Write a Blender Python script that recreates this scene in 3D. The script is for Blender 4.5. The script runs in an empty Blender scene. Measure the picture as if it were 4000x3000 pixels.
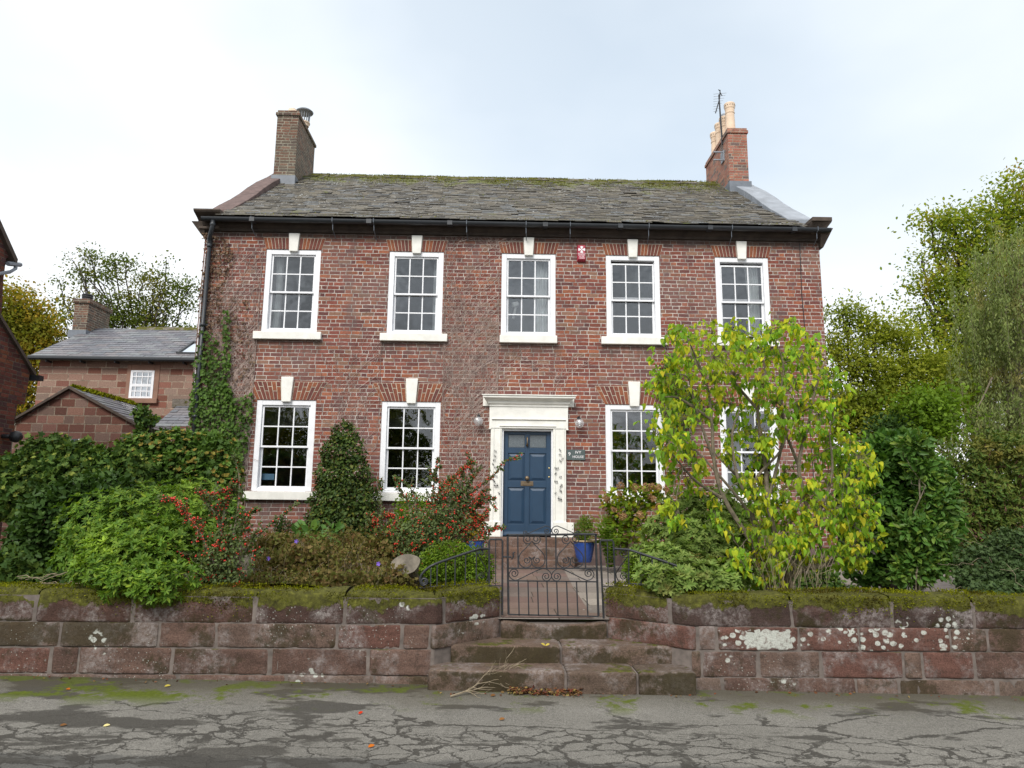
import bpy, math, random
import numpy as np
from mathutils import Vector, Matrix
R_ = math.radians
random.seed(7)
sc = bpy.context.scene
col = sc.collection

# ------------------------------------------------------------------ camera, sky, sun
FPX = 2773.0
_p, _y, _r = R_(9.51), R_(1.15), R_(.61)
CF = np.array([math.sin(_y)*math.cos(_p), math.cos(_y)*math.cos(_p), math.sin(_p)])
_R0 = np.array([math.cos(_y), -math.sin(_y), 0.0]); _U0 = np.cross(_R0, CF)
CR = _R0*math.cos(_r)+_U0*math.sin(_r); CU = _U0*math.cos(_r)-_R0*math.sin(_r)
CC = np.array([0, 0, 1.66])
cd = bpy.data.cameras.new('camera'); cam = bpy.data.objects.new('camera', cd); col.objects.link(cam)
cd.sensor_fit = 'HORIZONTAL'; cd.sensor_width = 36.0; cd.lens = 36.0*FPX/4000; cd.clip_end = 2000; cd.clip_start = .05
m = Matrix.Identity(4)
for i in range(3):
    m[i][0] = CR[i]; m[i][1] = CU[i]; m[i][2] = -CF[i]; m[i][3] = CC[i]
cam.matrix_world = m
sc.camera = cam
SUN_EL, SUN_AZ = R_(42), R_(200)      # azimuth clockwise from +Y: the sun stands behind the camera, a little to the left
w = bpy.data.worlds.new('World'); sc.world = w; w.use_nodes = True
sc.view_settings.view_transform = 'Standard'; sc.view_settings.look = 'None'
sc.view_settings.exposure = 0.55; sc.view_settings.gamma = 1
sl = bpy.data.lights.new('sun', 'SUN'); sl.energy = 2.1; sl.angle = R_(22); sl.color = (1, .96, .9)
so = bpy.data.objects.new('sun', sl); col.objects.link(so)
so.rotation_euler = Vector((math.sin(SUN_AZ)*math.cos(SUN_EL), math.cos(SUN_AZ)*math.cos(SUN_EL), math.sin(SUN_EL))).to_track_quat('Z', 'Y').to_euler()
so.location = (0, -20, 30)

# ------------------------------------------------------------------ node helper
class NT:
    def __init__(s, tree): s.t = tree; s.L = tree.links
    def n(s, typ, **kw):
        nd = s.t.nodes.new(typ)
        for k, v in kw.items(): setattr(nd, k, v)
        return nd
    def put(s, sock, v):
        if isinstance(v, bpy.types.NodeSocket): s.L.new(v, sock)
        elif isinstance(v, (tuple, list)) and len(v) == 3 and sock.type == 'RGBA': sock.default_value = (*v, 1)
        else: sock.default_value = v
    def M(s, op, a, b=None, c=None, clamp=False):
        nd = s.n('ShaderNodeMath', operation=op, use_clamp=clamp); s.put(nd.inputs[0], a)
        if b is not None: s.put(nd.inputs[1], b)
        if c is not None: s.put(nd.inputs[2], c)
        return nd.outputs[0]
    def VM(s, op, a, b=None):
        nd = s.n('ShaderNodeVectorMath', operation=op); s.put(nd.inputs[0], a)
        if b is not None:
            if op == 'SCALE': s.put(nd.inputs[3], b)
            else: s.put(nd.inputs[1], b)
        return nd.outputs[0]
    def mix(s, f, a, b, bt='MIX'):
        nd = s.n('ShaderNodeMix', data_type='RGBA', blend_type=bt); s.put(nd.inputs[0], f); s.put(nd.inputs[6], a); s.put(nd.inputs[7], b)
        return nd.outputs[2]
    def ramp(s, f, stops, interp='LINEAR'):
        nd = s.n('ShaderNodeValToRGB'); cr = nd.color_ramp; cr.interpolation = interp
        while len(cr.elements) > 1: cr.elements.remove(cr.elements[-1])
        for i, (p, c) in enumerate(stops):
            e = cr.elements[0] if i == 0 else cr.elements.new(p)
            e.position = p; e.color = (*c, 1) if len(c) == 3 else c
        s.put(nd.inputs[0], f); return nd.outputs[0]
    def even(s, f, cols): return s.ramp(f, [((i)/len(cols), c) for i, c in enumerate(cols)], 'CONSTANT')
    def noise(s, vec, scale, det=3, rough=.55, out=0):
        nd = s.n('ShaderNodeTexNoise'); s.put(nd.inputs['Vector'], vec); nd.inputs['Scale'].default_value = scale
        nd.inputs['Detail'].default_value = det; nd.inputs['Roughness'].default_value = rough
        return nd.outputs[out]
    def vor(s, vec, scale, feature='F1', out='Distance', rnd=1):
        nd = s.n('ShaderNodeTexVoronoi', feature=feature); s.put(nd.inputs['Vector'], vec); nd.inputs['Scale'].default_value = scale
        nd.inputs['Randomness'].default_value = rnd
        return nd.outputs[out]
    def rng(s, v, a, b, c=0, d=1):
        nd = s.n('ShaderNodeMapRange', clamp=True); s.put(nd.inputs[0], v)
        for i, x in enumerate((a, b, c, d)): s.put(nd.inputs[i+1], x)
        return nd.outputs[0]
    def sep(s, v): nd = s.n('ShaderNodeSeparateXYZ'); s.put(nd.inputs[0], v); return nd.outputs
    def comb(s, x=0, y=0, z=0):
        nd = s.n('ShaderNodeCombineXYZ'); s.put(nd.inputs[0], x); s.put(nd.inputs[1], y); s.put(nd.inputs[2], z); return nd.outputs[0]
    def white(s, v, dim='3D', out='Value'):
        nd = s.n('ShaderNodeTexWhiteNoise', noise_dimensions=dim)
        s.put(nd.inputs['W' if dim == '1D' else 'Vector'], v); return nd.outputs[out]
    def geo(s, o): return s.n('ShaderNodeNewGeometry').outputs[o]
    def bump(s, h, strength=.5, dist=.01):
        nd = s.n('ShaderNodeBump'); s.put(nd.inputs['Height'], h); nd.inputs['Strength'].default_value = strength; nd.inputs['Distance'].default_value = dist
        return nd.outputs[0]

# sky: Nishita blue showing faintly through a bright overcast
wt = NT(w.node_tree); w.node_tree.nodes.clear()
wo = wt.n('ShaderNodeOutputWorld'); bg = wt.n('ShaderNodeBackground')
sky = wt.n('ShaderNodeTexSky', sky_type='NISHITA'); sky.sun_disc = False; sky.sun_elevation = SUN_EL; sky.sun_rotation = SUN_AZ
dv = wt.n('ShaderNodeTexCoord').outputs['Generated']
sx, sy, sz = wt.sep(dv)
flat = wt.comb(wt.M('DIVIDE', sx, wt.M('ADD', wt.M('ABSOLUTE', sz), .25)), wt.M('DIVIDE', sy, wt.M('ADD', wt.M('ABSOLUTE', sz), .25)), sz)
cn = wt.noise(wt.VM('ADD', flat, (3.1, 1.7, .4)), .9, 5, .5)
cm = wt.M('ADD', wt.M('MULTIPLY', wt.rng(cn, .35, .65), .75), wt.rng(sx, .3, -.15, -.1, .3), clamp=True)
elev = wt.rng(sz, .12, .75)
cloudc = wt.mix(cm, (5.7, 6.5, 7.25), (7.6, 7.95, 8.2))
cloudc = wt.mix(wt.rng(sz, .42, .12), cloudc, (8.3, 8.4, 8.5))
cloudc = wt.mix(wt.rng(sz, .66, .85), cloudc, (13., 12.6, 12.))
fac = wt.M('SUBTRACT', .97, wt.M('MULTIPLY', elev, wt.M('MULTIPLY', wt.M('SUBTRACT', 1.0, cm), .3)))
behind = wt.M('ADD', wt.rng(sy, .2, -.4, 1, 0), wt.M('MULTIPLY', wt.rng(sy, .2, -.4, 0, 1), wt.rng(wt.noise(dv, 6.5, 5, .6), .38, .62, .6, 1.2)))
cc2 = wt.mix(fac, sky.outputs[0], cloudc)
cc2 = wt.VM('SCALE', cc2, behind)
wt.put(bg.inputs[0], cc2); bg.inputs[1].default_value = .1
wt.L.new(bg.outputs[0], wo.inputs[0])

# ------------------------------------------------------------------ image-to-world readings
def P(x, y, Y):
    r = CF+CR*(x-2000)/FPX-CU*(y-1500)/FPX
    return CC+r*(Y/r[1])
def PZ(x, y, z):
    r = CF+CR*(x-2000)/FPX-CU*(y-1500)/FPX
    return CC+r*((z-CC[2])/r[2])
D = 13.7

# ------------------------------------------------------------------ mesh helpers
def tag(o, label=None, cat=None, group=None, kind=None):
    if label: o['label'] = label
    if cat: o['category'] = cat
    if group: o['group'] = group
    if kind: o['kind'] = kind
    return o
def thing(name, loc, label, cat, group=None):
    o = bpy.data.objects.new(name, None); col.objects.link(o); o.location = loc; o.empty_display_size = .2
    return tag(o, label, cat, group)
ORG = {}
def origin_of(parent):
    v = Vector((0, 0, 0))
    while parent is not None:
        v = v+Vector(parent.location); parent = parent.parent
    return v
class MB:
    def __init__(s): s.v = []; s.f = []; s.mi = []; s.cur = 0
    def add(s, vs, fs):
        o = len(s.v); s.v += [tuple(map(float, q)) for q in vs]
        for f in fs: s.f.append([i+o for i in f]); s.mi.append(s.cur)
        return s
    def box(s, x0, x1, y0, y1, z0, z1):
        return s.add([(x0,y0,z0),(x1,y0,z0),(x1,y1,z0),(x0,y1,z0),(x0,y0,z1),(x1,y0,z1),(x1,y1,z1),(x0,y1,z1)],
                     [(3,2,1,0),(4,5,6,7),(0,1,5,4),(1,2,6,5),(2,3,7,6),(3,0,4,7)])
    def hexa(s, b, t):   # bottom four and top four corners, same winding
        return s.add(list(b)+list(t), [(3,2,1,0),(4,5,6,7),(0,1,5,4),(1,2,6,5),(2,3,7,6),(3,0,4,7)])
    def prism(s, poly, ax, a0, a1):  # poly in the two other axes
        def mk(p, a):
            return {'x': (a, p[0], p[1]), 'y': (p[0], a, p[1]), 'z': (p[0], p[1], a)}[ax]
        n = len(poly)
        s.add([mk(p, a0) for p in poly]+[mk(p, a1) for p in poly],
              [list(range(n)), list(range(2*n-1, n-1, -1))]+[(i, i+n, (i+1) % n+n, (i+1) % n) for i in range(n)])
        return s
    def tube(s, pts, rad, n=6, cap=True, twist=0):
        pts = [Vector(p) for p in pts]
        if not isinstance(rad, (list, tuple)): rad = [rad]*len(pts)
        t0 = (pts[1]-pts[0]).normalized(); ref = Vector((0, 0, 1)) if abs(t0.z) < .9 else Vector((1, 0, 0))
        u = t0.cross(ref).normalized(); vs = []
        for i, p in enumerate(pts):
            t = (pts[min(i+1, len(pts)-1)]-pts[max(i-1, 0)])
            t = t.normalized() if t.length > 1e-9 else t0
            u = (u-t*u.dot(t)); u = u.normalized() if u.length > 1e-6 else t.orthogonal().normalized()
            v = t.cross(u)
            for k in range(n):
                a = 2*math.pi*k/n+math.pi/n+twist*i
                vs.append(p+(u*math.cos(a)+v*math.sin(a))*rad[i])
        fs = [(i*n+k, i*n+(k+1) % n, (i+1)*n+(k+1) % n, (i+1)*n+k) for i in range(len(pts)-1) for k in range(n)]
        if cap: fs += [list(range(n-1, -1, -1)), [len(vs)-n+k for k in range(n)]]
        return s.add(vs, fs)
    def lathe(s, c, prof, n=20, ax='z'):
        vs = []; fs = []
        for r, h in prof:
            for k in range(n):
                a = 2*math.pi*k/n; x, y = r*math.cos(a), r*math.sin(a)
                vs.append((c[0]+x, c[1]+y, c[2]+h) if ax == 'z' else (c[0]+x, c[1]+h, c[2]+y))
        for i in range(len(prof)-1):
            for k in range(n): fs.append((i*n+k, i*n+(k+1) % n, (i+1)*n+(k+1) % n, (i+1)*n+k))
        fs.append(list(range(n-1, -1, -1))); fs.append([len(vs)-n+k for k in range(n)])
        return s.add(vs, fs)
    def build(s, name, mat, parent=None, smooth=False, bevel=0, label=None, loc=None):
        me = bpy.data.meshes.new(name)
        og = origin_of(parent) if parent else Vector(loc or (0, 0, 0))
        me.from_pydata([(a-og.x, b-og.y, c-og.z) for a, b, c in s.v], [], s.f)
        for mm in (mat if isinstance(mat, (list, tuple)) else [mat]): me.materials.append(mm)
        if len(me.materials) > 1: me.polygons.foreach_set('material_index', s.mi)
        if smooth: me.polygons.foreach_set('use_smooth', [True]*len(me.polygons))
        me.update()
        o = bpy.data.objects.new(name, me); col.objects.link(o)
        if parent: o.parent = parent
        elif loc: o.location = loc
        if bevel:
            b = o.modifiers.new('bevel', 'BEVEL'); b.width = bevel; b.segments = 2; b.limit_method = 'ANGLE'; b.angle_limit = R_(40)
        if label: o['label'] = label
        return o

# ------------------------------------------------------------------ materials
def new_mat(name, rough=.8, color=None, spec=.5, metal=0):
    mt = bpy.data.materials.new(name); mt.use_nodes = True; nt = NT(mt.node_tree)
    b = mt.node_tree.nodes['Principled BSDF']; b.inputs['Roughness'].default_value = rough
    b.inputs['Specular IOR Level'].default_value = spec; b.inputs['Metallic'].default_value = metal
    if color: b.inputs['Base Color'].default_value = (*color, 1)
    return mt, nt, b
def simple(name, c, rough=.7, var=.15, scale=8, spec=.5, metal=0, bump=0, bscale=60):
    mt, nt, b = new_mat(name, rough, None, spec, metal)
    pos = nt.geo('Position'); n = nt.noise(pos, scale, 4)
    f = nt.rng(n, .3, .7, 1-var, 1+var)
    cc = nt.VM('SCALE', nt.comb(*c), f); nt.put(b.inputs['Base Color'], cc)
    if bump: nt.put(b.inputs['Normal'], nt.bump(nt.noise(pos, bscale, 3), bump, .004))
    return mt
def wallcoords(nt, flat=False):
    pos = nt.geo('Position'); x, y, z = nt.sep(pos)
    if flat: return pos, x, y
    nx = nt.M('ABSOLUTE', nt.sep(nt.geo('True Normal'))[0])
    side = nt.M('GREATER_THAN', nx, .5)
    u = nt.M('ADD', nt.M('MULTIPLY', x, nt.M('SUBTRACT', 1.0, side)), nt.M('MULTIPLY', y, side))
    return pos, u, z
def masonry(name, ch, per, jw, cols, mortar, split=.667, wob=.006, flat=False, bump=.6, rough=.9, stretch=.3, spread=.12,
            patch=None, patch_amt=.5, v0=0., tone=.32, lichen=None, bigmix=None, soot=False):
    mt, nt, b = new_mat(name, rough, None, .25)
    pos, u, v = wallcoords(nt, flat)
    wn = nt.n('ShaderNodeTexNoise'); nt.put(wn.inputs['Vector'], pos); wn.inputs['Scale'].default_value = 3.5; wn.inputs['Detail'].default_value = 4
    wr, wg, wb = nt.sep(wn.outputs['Color'])
    u = nt.M('ADD', u, nt.M('MULTIPLY', nt.M('SUBTRACT', wr, .5), wob*4)); v = nt.M('ADD', nt.M('SUBTRACT', v, v0), nt.M('MULTIPLY', nt.M('SUBTRACT', wg, .5), wob*4))
    rv = nt.M('DIVIDE', v, ch); row = nt.M('FLOOR', rv); fv = nt.M('SUBTRACT', rv, row)
    hrow = nt.white(row, '1D')
    isS = nt.M('LESS_THAN', hrow, stretch)                      # plain stretcher rows
    pl = nt.M('ADD', per, nt.M('MULTIPLY', isS, per*(2*split-1)))
    sp = nt.M('ADD', split, nt.M('MULTIPLY', isS, .5-split))
    uu = nt.M('ADD', nt.M('DIVIDE', u, pl), nt.M('ADD', nt.M('MULTIPLY', nt.M('FLOORED_MODULO', row, 2.0), .5), nt.M('MULTIPLY', hrow, spread*3)))
    k = nt.M('FLOOR', uu); f = nt.M('SUBTRACT', uu, k)
    jit = nt.M('MULTIPLY', nt.M('SUBTRACT', nt.white(nt.comb(k, row, 7.0)), .5), spread)
    sp = nt.M('ADD', sp, jit)
    sec = nt.M('GREATER_THAN', f, sp)
    dx = nt.M('MULTIPLY', nt.M('MINIMUM', nt.M('MINIMUM', f, nt.M('SUBTRACT', 1.0, f)), nt.M('ABSOLUTE', nt.M('SUBTRACT', f, sp))), pl)
    dy = nt.M('MULTIPLY', nt.M('MINIMUM', fv, nt.M('SUBTRACT', 1.0, fv)), ch)
    d = nt.M('ADD', nt.M('MINIMUM', dx, dy), nt.M('MULTIPLY', nt.M('SUBTRACT', nt.noise(pos, 22, 3), .5), jw*.9))
    mask = nt.rng(d, jw*.36, jw*.7)
    idv = nt.comb(k, row, sec); id1 = nt.white(idv); id2 = nt.white(nt.VM('ADD', idv, (13.1, 4.2, 9.3)))
    bc = nt.even(id1, cols)
    fine = nt.noise(pos, 35, 4, .65)
    bc = nt.VM('SCALE', bc, nt.M('MULTIPLY', nt.rng(fine, .25, .75, 1-tone, 1+tone), nt.rng(id2, 0, 1, .8, 1.2)))
    big = nt.noise(pos, .8, 5, .6)
    if patch: bc = nt.mix(nt.M('MULTIPLY', nt.rng(big, .45, .65), patch_amt), bc, patch)
    mc = nt.VM('SCALE', nt.comb(*mortar), nt.rng(nt.noise(pos, 5, 5, .75), .35, .65, .35, 1.1))
    cc = nt.mix(mask, mc, bc)
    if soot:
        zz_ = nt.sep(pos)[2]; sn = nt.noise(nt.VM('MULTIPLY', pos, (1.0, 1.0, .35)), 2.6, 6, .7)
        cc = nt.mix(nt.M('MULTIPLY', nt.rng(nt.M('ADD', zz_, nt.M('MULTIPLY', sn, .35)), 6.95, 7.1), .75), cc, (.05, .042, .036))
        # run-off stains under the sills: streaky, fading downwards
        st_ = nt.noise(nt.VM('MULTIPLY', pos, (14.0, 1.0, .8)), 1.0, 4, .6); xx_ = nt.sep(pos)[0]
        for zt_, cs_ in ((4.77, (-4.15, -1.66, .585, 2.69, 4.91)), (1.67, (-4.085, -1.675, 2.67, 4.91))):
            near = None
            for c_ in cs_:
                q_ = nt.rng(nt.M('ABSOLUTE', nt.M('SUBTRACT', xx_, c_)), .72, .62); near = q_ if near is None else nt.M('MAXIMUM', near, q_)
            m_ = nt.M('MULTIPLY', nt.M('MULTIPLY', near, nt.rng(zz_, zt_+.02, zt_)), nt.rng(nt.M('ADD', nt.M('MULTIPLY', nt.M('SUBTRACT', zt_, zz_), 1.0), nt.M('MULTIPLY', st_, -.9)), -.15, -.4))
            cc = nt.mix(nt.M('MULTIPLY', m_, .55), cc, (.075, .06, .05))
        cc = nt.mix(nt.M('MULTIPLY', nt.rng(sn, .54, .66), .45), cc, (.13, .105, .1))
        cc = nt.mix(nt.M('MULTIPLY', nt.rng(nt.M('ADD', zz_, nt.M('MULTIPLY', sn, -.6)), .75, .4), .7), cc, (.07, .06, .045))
    if bigmix: cc = nt.mix(1.0, cc, nt.ramp(nt.noise(pos, bigmix, 4, .6), [(.3, (.7, .68, .7)), (.7, (1.1, 1.05, 1))]), 'MULTIPLY')
    h = nt.M('ADD', mask, nt.M('MULTIPLY', fine, .5))
    if lichen:
        ld = nt.M('ADD', nt.vor(pos, lichen[0]), nt.M('MULTIPLY', nt.noise(pos, 40, 3), .25))
        lm = nt.M('MULTIPLY', nt.rng(ld, .3, .22), nt.rng(nt.noise(pos, lichen[1], 3), .56, .62))
        cc = nt.mix(lm, cc, lichen[2])
    nt.put(b.inputs['Base Color'], cc); nt.put(b.inputs['Normal'], nt.bump(h, bump, .006))
    return mt
BR = [(.2,.06,.042),(.175,.055,.042),(.14,.05,.043),(.235,.075,.044),(.185,.062,.044),(.265,.092,.05),(.155,.054,.044),(.19,.062,.043),(.12,.048,.044),(.21,.11,.075)]
BR = [(a*1.1, b_*1.14, c_*1.14) for a, b_, c_ in BR]
M = {}
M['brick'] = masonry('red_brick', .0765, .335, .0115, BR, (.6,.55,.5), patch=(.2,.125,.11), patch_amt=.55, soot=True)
M['brick_chimney_old'] = masonry('sooty_brick', .0765, .335, .016, [(.13,.075,.055),(.16,.085,.06),(.1,.07,.06),(.18,.1,.07),(.12,.085,.065)], (.34,.32,.25), patch=(.13,.125,.095))
M['brick_chimney_new'] = masonry('light_red_brick', .0765, .335, .014, [(.33,.135,.095),(.29,.11,.08),(.36,.165,.11),(.16,.11,.1),(.31,.14,.105)], (.4,.35,.28))
M['brick_dark'] = masonry('dark_brick', .08, .34, .012, [(.13,.045,.035),(.1,.04,.035),(.16,.055,.04),(.09,.045,.045),(.19,.07,.04)], (.16,.13,.1), tone=.35, bump=.8)
SS = [(.25,.15,.115),(.22,.13,.1),(.27,.175,.135),(.22,.1,.075),(.24,.17,.135),(.2,.085,.06),(.26,.16,.12)]
M['sandstone'] = masonry('sandstone_blocks', .19, .8, .022, SS, (.42,.33,.25), split=.6, spread=.25, wob=.004, bump=.4)
M['sandstone_dark'] = masonry('sandstone_rubble', .2, .62, .02, [(.17,.075,.055),(.2,.1,.08),(.14,.065,.05),(.2,.13,.105),(.22,.12,.09)], (.36,.29,.22), split=.55, spread=.3, wob=.006, bump=.6)
M['white'] = simple('white_gloss_paint', (.83,.84,.87), .4, .06, 9, bump=.12, bscale=14)
M['cream'] = simple('cream_masonry_paint', (.81,.8,.75), .65, .09, 6, bump=.25, bscale=25)
M['black_pipe'] = simple('black_plastic', (.028,.032,.038), .4, .15, 5)
M['iron'] = simple('black_iron', (.022,.024,.028), .45, .35, 30, bump=.2)
M['lead'] = simple('lead_sheet', (.24,.265,.3), .6, .25, 3, bump=.2, bscale=12)
M['stone_red'] = simple('red_sandstone', (.125,.085,.078), .9, .3, 6, bump=.4)
M['stone_cornice'] = simple('weathered_cornice_stone', (.085,.065,.052), .9, .35, 5, bump=.4)
M['lead_dark'] = simple('dark_lead_flashing', (.16,.18,.21), .5, .2, 4)
M['mortar'] = simple('lime_mortar', (.5,.45,.36), .95, .3, 9, bump=.3)
M['door'] = simple('navy_door_paint', (.019,.05,.098), .38, .08, 4, bump=.05, bscale=30)
M['brass'] = simple('aged_brass', (.2,.15,.1), .5, .2, 20, metal=.8)
M['gold'] = simple('polished_brass', (.75,.6,.3), .3, .1, 20, metal=.9)
M['red_box'] = simple('red_plastic', (.42,.035,.07), .4, .05, 4)
M['lettering'] = simple('white_lettering', (.85,.82,.84), .6, .02)
M['slate_plate'] = simple('green_slate_plate', (.075,.1,.1), .5, .15, 12)
M['blue_glaze'] = simple('blue_glazed_pot', (.022,.06,.25), .15, .25, 6, spec=.7)
M['pot_rim'] = simple('unglazed_rim', (.35,.26,.14), .6, .2, 10)
M['terracotta'] = simple('buff_chimney_pot', (.72,.56,.42), .8, .12, 4, bump=.15)
M['bark'] = simple('grey_brown_bark', (.17,.14,.1), .9, .4, 18, bump=.7, bscale=40)
M['bark_dark'] = simple('dark_bark', (.05,.04,.03), .9, .3, 18, bump=.6)
M['twig'] = simple('dry_twig', (.27,.22,.15), .9, .3, 20)
M['creeper'] = simple('dead_creeper_stem', (.42,.33,.29), .95, .35, 14)
M['curtain'] = simple('pale_curtain_cloth', (.7,.74,.74), .9, .08, 3)
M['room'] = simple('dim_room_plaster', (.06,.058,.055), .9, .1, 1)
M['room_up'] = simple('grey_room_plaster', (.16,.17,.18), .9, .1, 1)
M['soil'] = simple('garden_soil', (.06,.045,.03), .95, .4, 5, bump=.8, bscale=20)
M['garland'] = simple('black_ornament', (.012,.012,.016), .5, .1)
M['box_blue'] = simple('pale_blue_card', (.25,.5,.75), .6, .05)
M['red_berry'] = simple('red_berry', (.62,.035,.02), .35, .2, 60, spec=.6)
M['black_berry'] = simple('dry_seed_head', (.12,.08,.03), .8, .4, 50)
M['violet'] = simple('violet_petal', (.22,.12,.6), .6, .1, 30)

def glass_mat(name, refl, tint=(1,1,1)):
    mt = bpy.data.materials.new(name); mt.use_nodes = True; nt = NT(mt.node_tree); nt.t.nodes.clear()
    o = nt.n('ShaderNodeOutputMaterial'); g = nt.n('ShaderNodeBsdfGlossy'); g.inputs['Roughness'].default_value = .01
    nt.put(g.inputs['Color'], (.92,.96,1.0))
    tr = nt.n('ShaderNodeBsdfTransparent'); nt.put(tr.inputs[0], tint)
    pos = nt.geo('Position'); nt.put(g.inputs['Normal'], nt.bump(nt.noise(pos, 2.2, 2), .25, .03))
    fr = nt.n('ShaderNodeFresnel'); fr.inputs[0].default_value = 1.5
    ms = nt.n('ShaderNodeMixShader'); nt.put(ms.inputs[0], nt.M('ADD', refl, fr.outputs[0], clamp=True))
    nt.L.new(tr.outputs[0], ms.inputs[1]); nt.L.new(g.outputs[0], ms.inputs[2]); nt.L.new(ms.outputs[0], o.inputs[0])
    return mt
M['glass'] = glass_mat('window_glass', .11)
M['door_glass'] = simple('frosted_door_glass', (.12,.14,.155), .2, .25, 60, bump=.4, bscale=90)
M['globe'] = bpy.data.materials.new('ribbed_clear_glass'); M['globe'].use_nodes = True
_g = NT(M['globe'].node_tree); _d = _g.n('ShaderNodeBsdfDiffuse'); _g.put(_d.inputs[0], (.75,.76,.78)); _t = _g.n('ShaderNodeBsdfTransparent'); _s = _g.n('ShaderNodeBsdfGlossy'); _s.inputs['Roughness'].default_value = .15
_m = _g.n('ShaderNodeMixShader'); _m.inputs[0].default_value = .3; _g.L.new(_t.outputs[0], _m.inputs[1]); _g.L.new(_d.outputs[0], _m.inputs[2])
_m2 = _g.n('ShaderNodeMixShader'); _m2.inputs[0].default_value = .15; _g.L.new(_m.outputs[0], _m2.inputs[1]); _g.L.new(_s.outputs[0], _m2.inputs[2]); _g.L.new(_m2.outputs[0], _g.t.nodes['Material Output'].inputs[0])

def slate_mat(name, cols, light=(.42,.44,.44), amt=.6, moss=True, rough=.6):
    mt, nt, b = new_mat(name, rough, None, .4)
    pos = nt.geo('Position'); r = nt.geo('Random Per Island')
    c = nt.even(r, cols)
    c = nt.VM('SCALE', c, nt.rng(nt.noise(pos, 14, 4, .65), .25, .75, .65, 1.35))
    big = nt.noise(pos, .7, 4, .6)
    lic = nt.M('MULTIPLY', nt.rng(nt.noise(pos, 16, 4, .7), amt, amt+.05), nt.rng(big, .4, .6, .15, 1))
    c = nt.mix(lic, c, light)
    if moss:
        x, y, z = nt.sep(pos)
        mm = nt.rng(nt.M('ADD', nt.noise(pos, 2.2, 6, .7), nt.rng(z, 9.1, 10.2, -.02, .16)), .61, .68)
        c = nt.mix(mm, c, nt.mix(nt.noise(pos, 30, 2), (.06,.075,.015), (.16,.17,.035)))
    nt.put(b.inputs['Base Color'], c); nt.put(b.inputs['Normal'], nt.bump(nt.noise(pos, 40, 4, .7), .35, .006))
    return mt
M['slate'] = slate_mat('mossy_grey_slate', [(.07,.062,.05),(.098,.088,.068),(.05,.046,.04),(.115,.1,.075),(.08,.07,.052),(.105,.11,.112),(.064,.058,.045),(.125,.112,.085)])
M['slate_blue'] = slate_mat('blue_grey_slate', [(.13,.14,.16),(.15,.15,.17),(.17,.18,.19),(.12,.12,.14),(.16,.15,.16)], amt=.68, moss=False, rough=.5)

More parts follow.
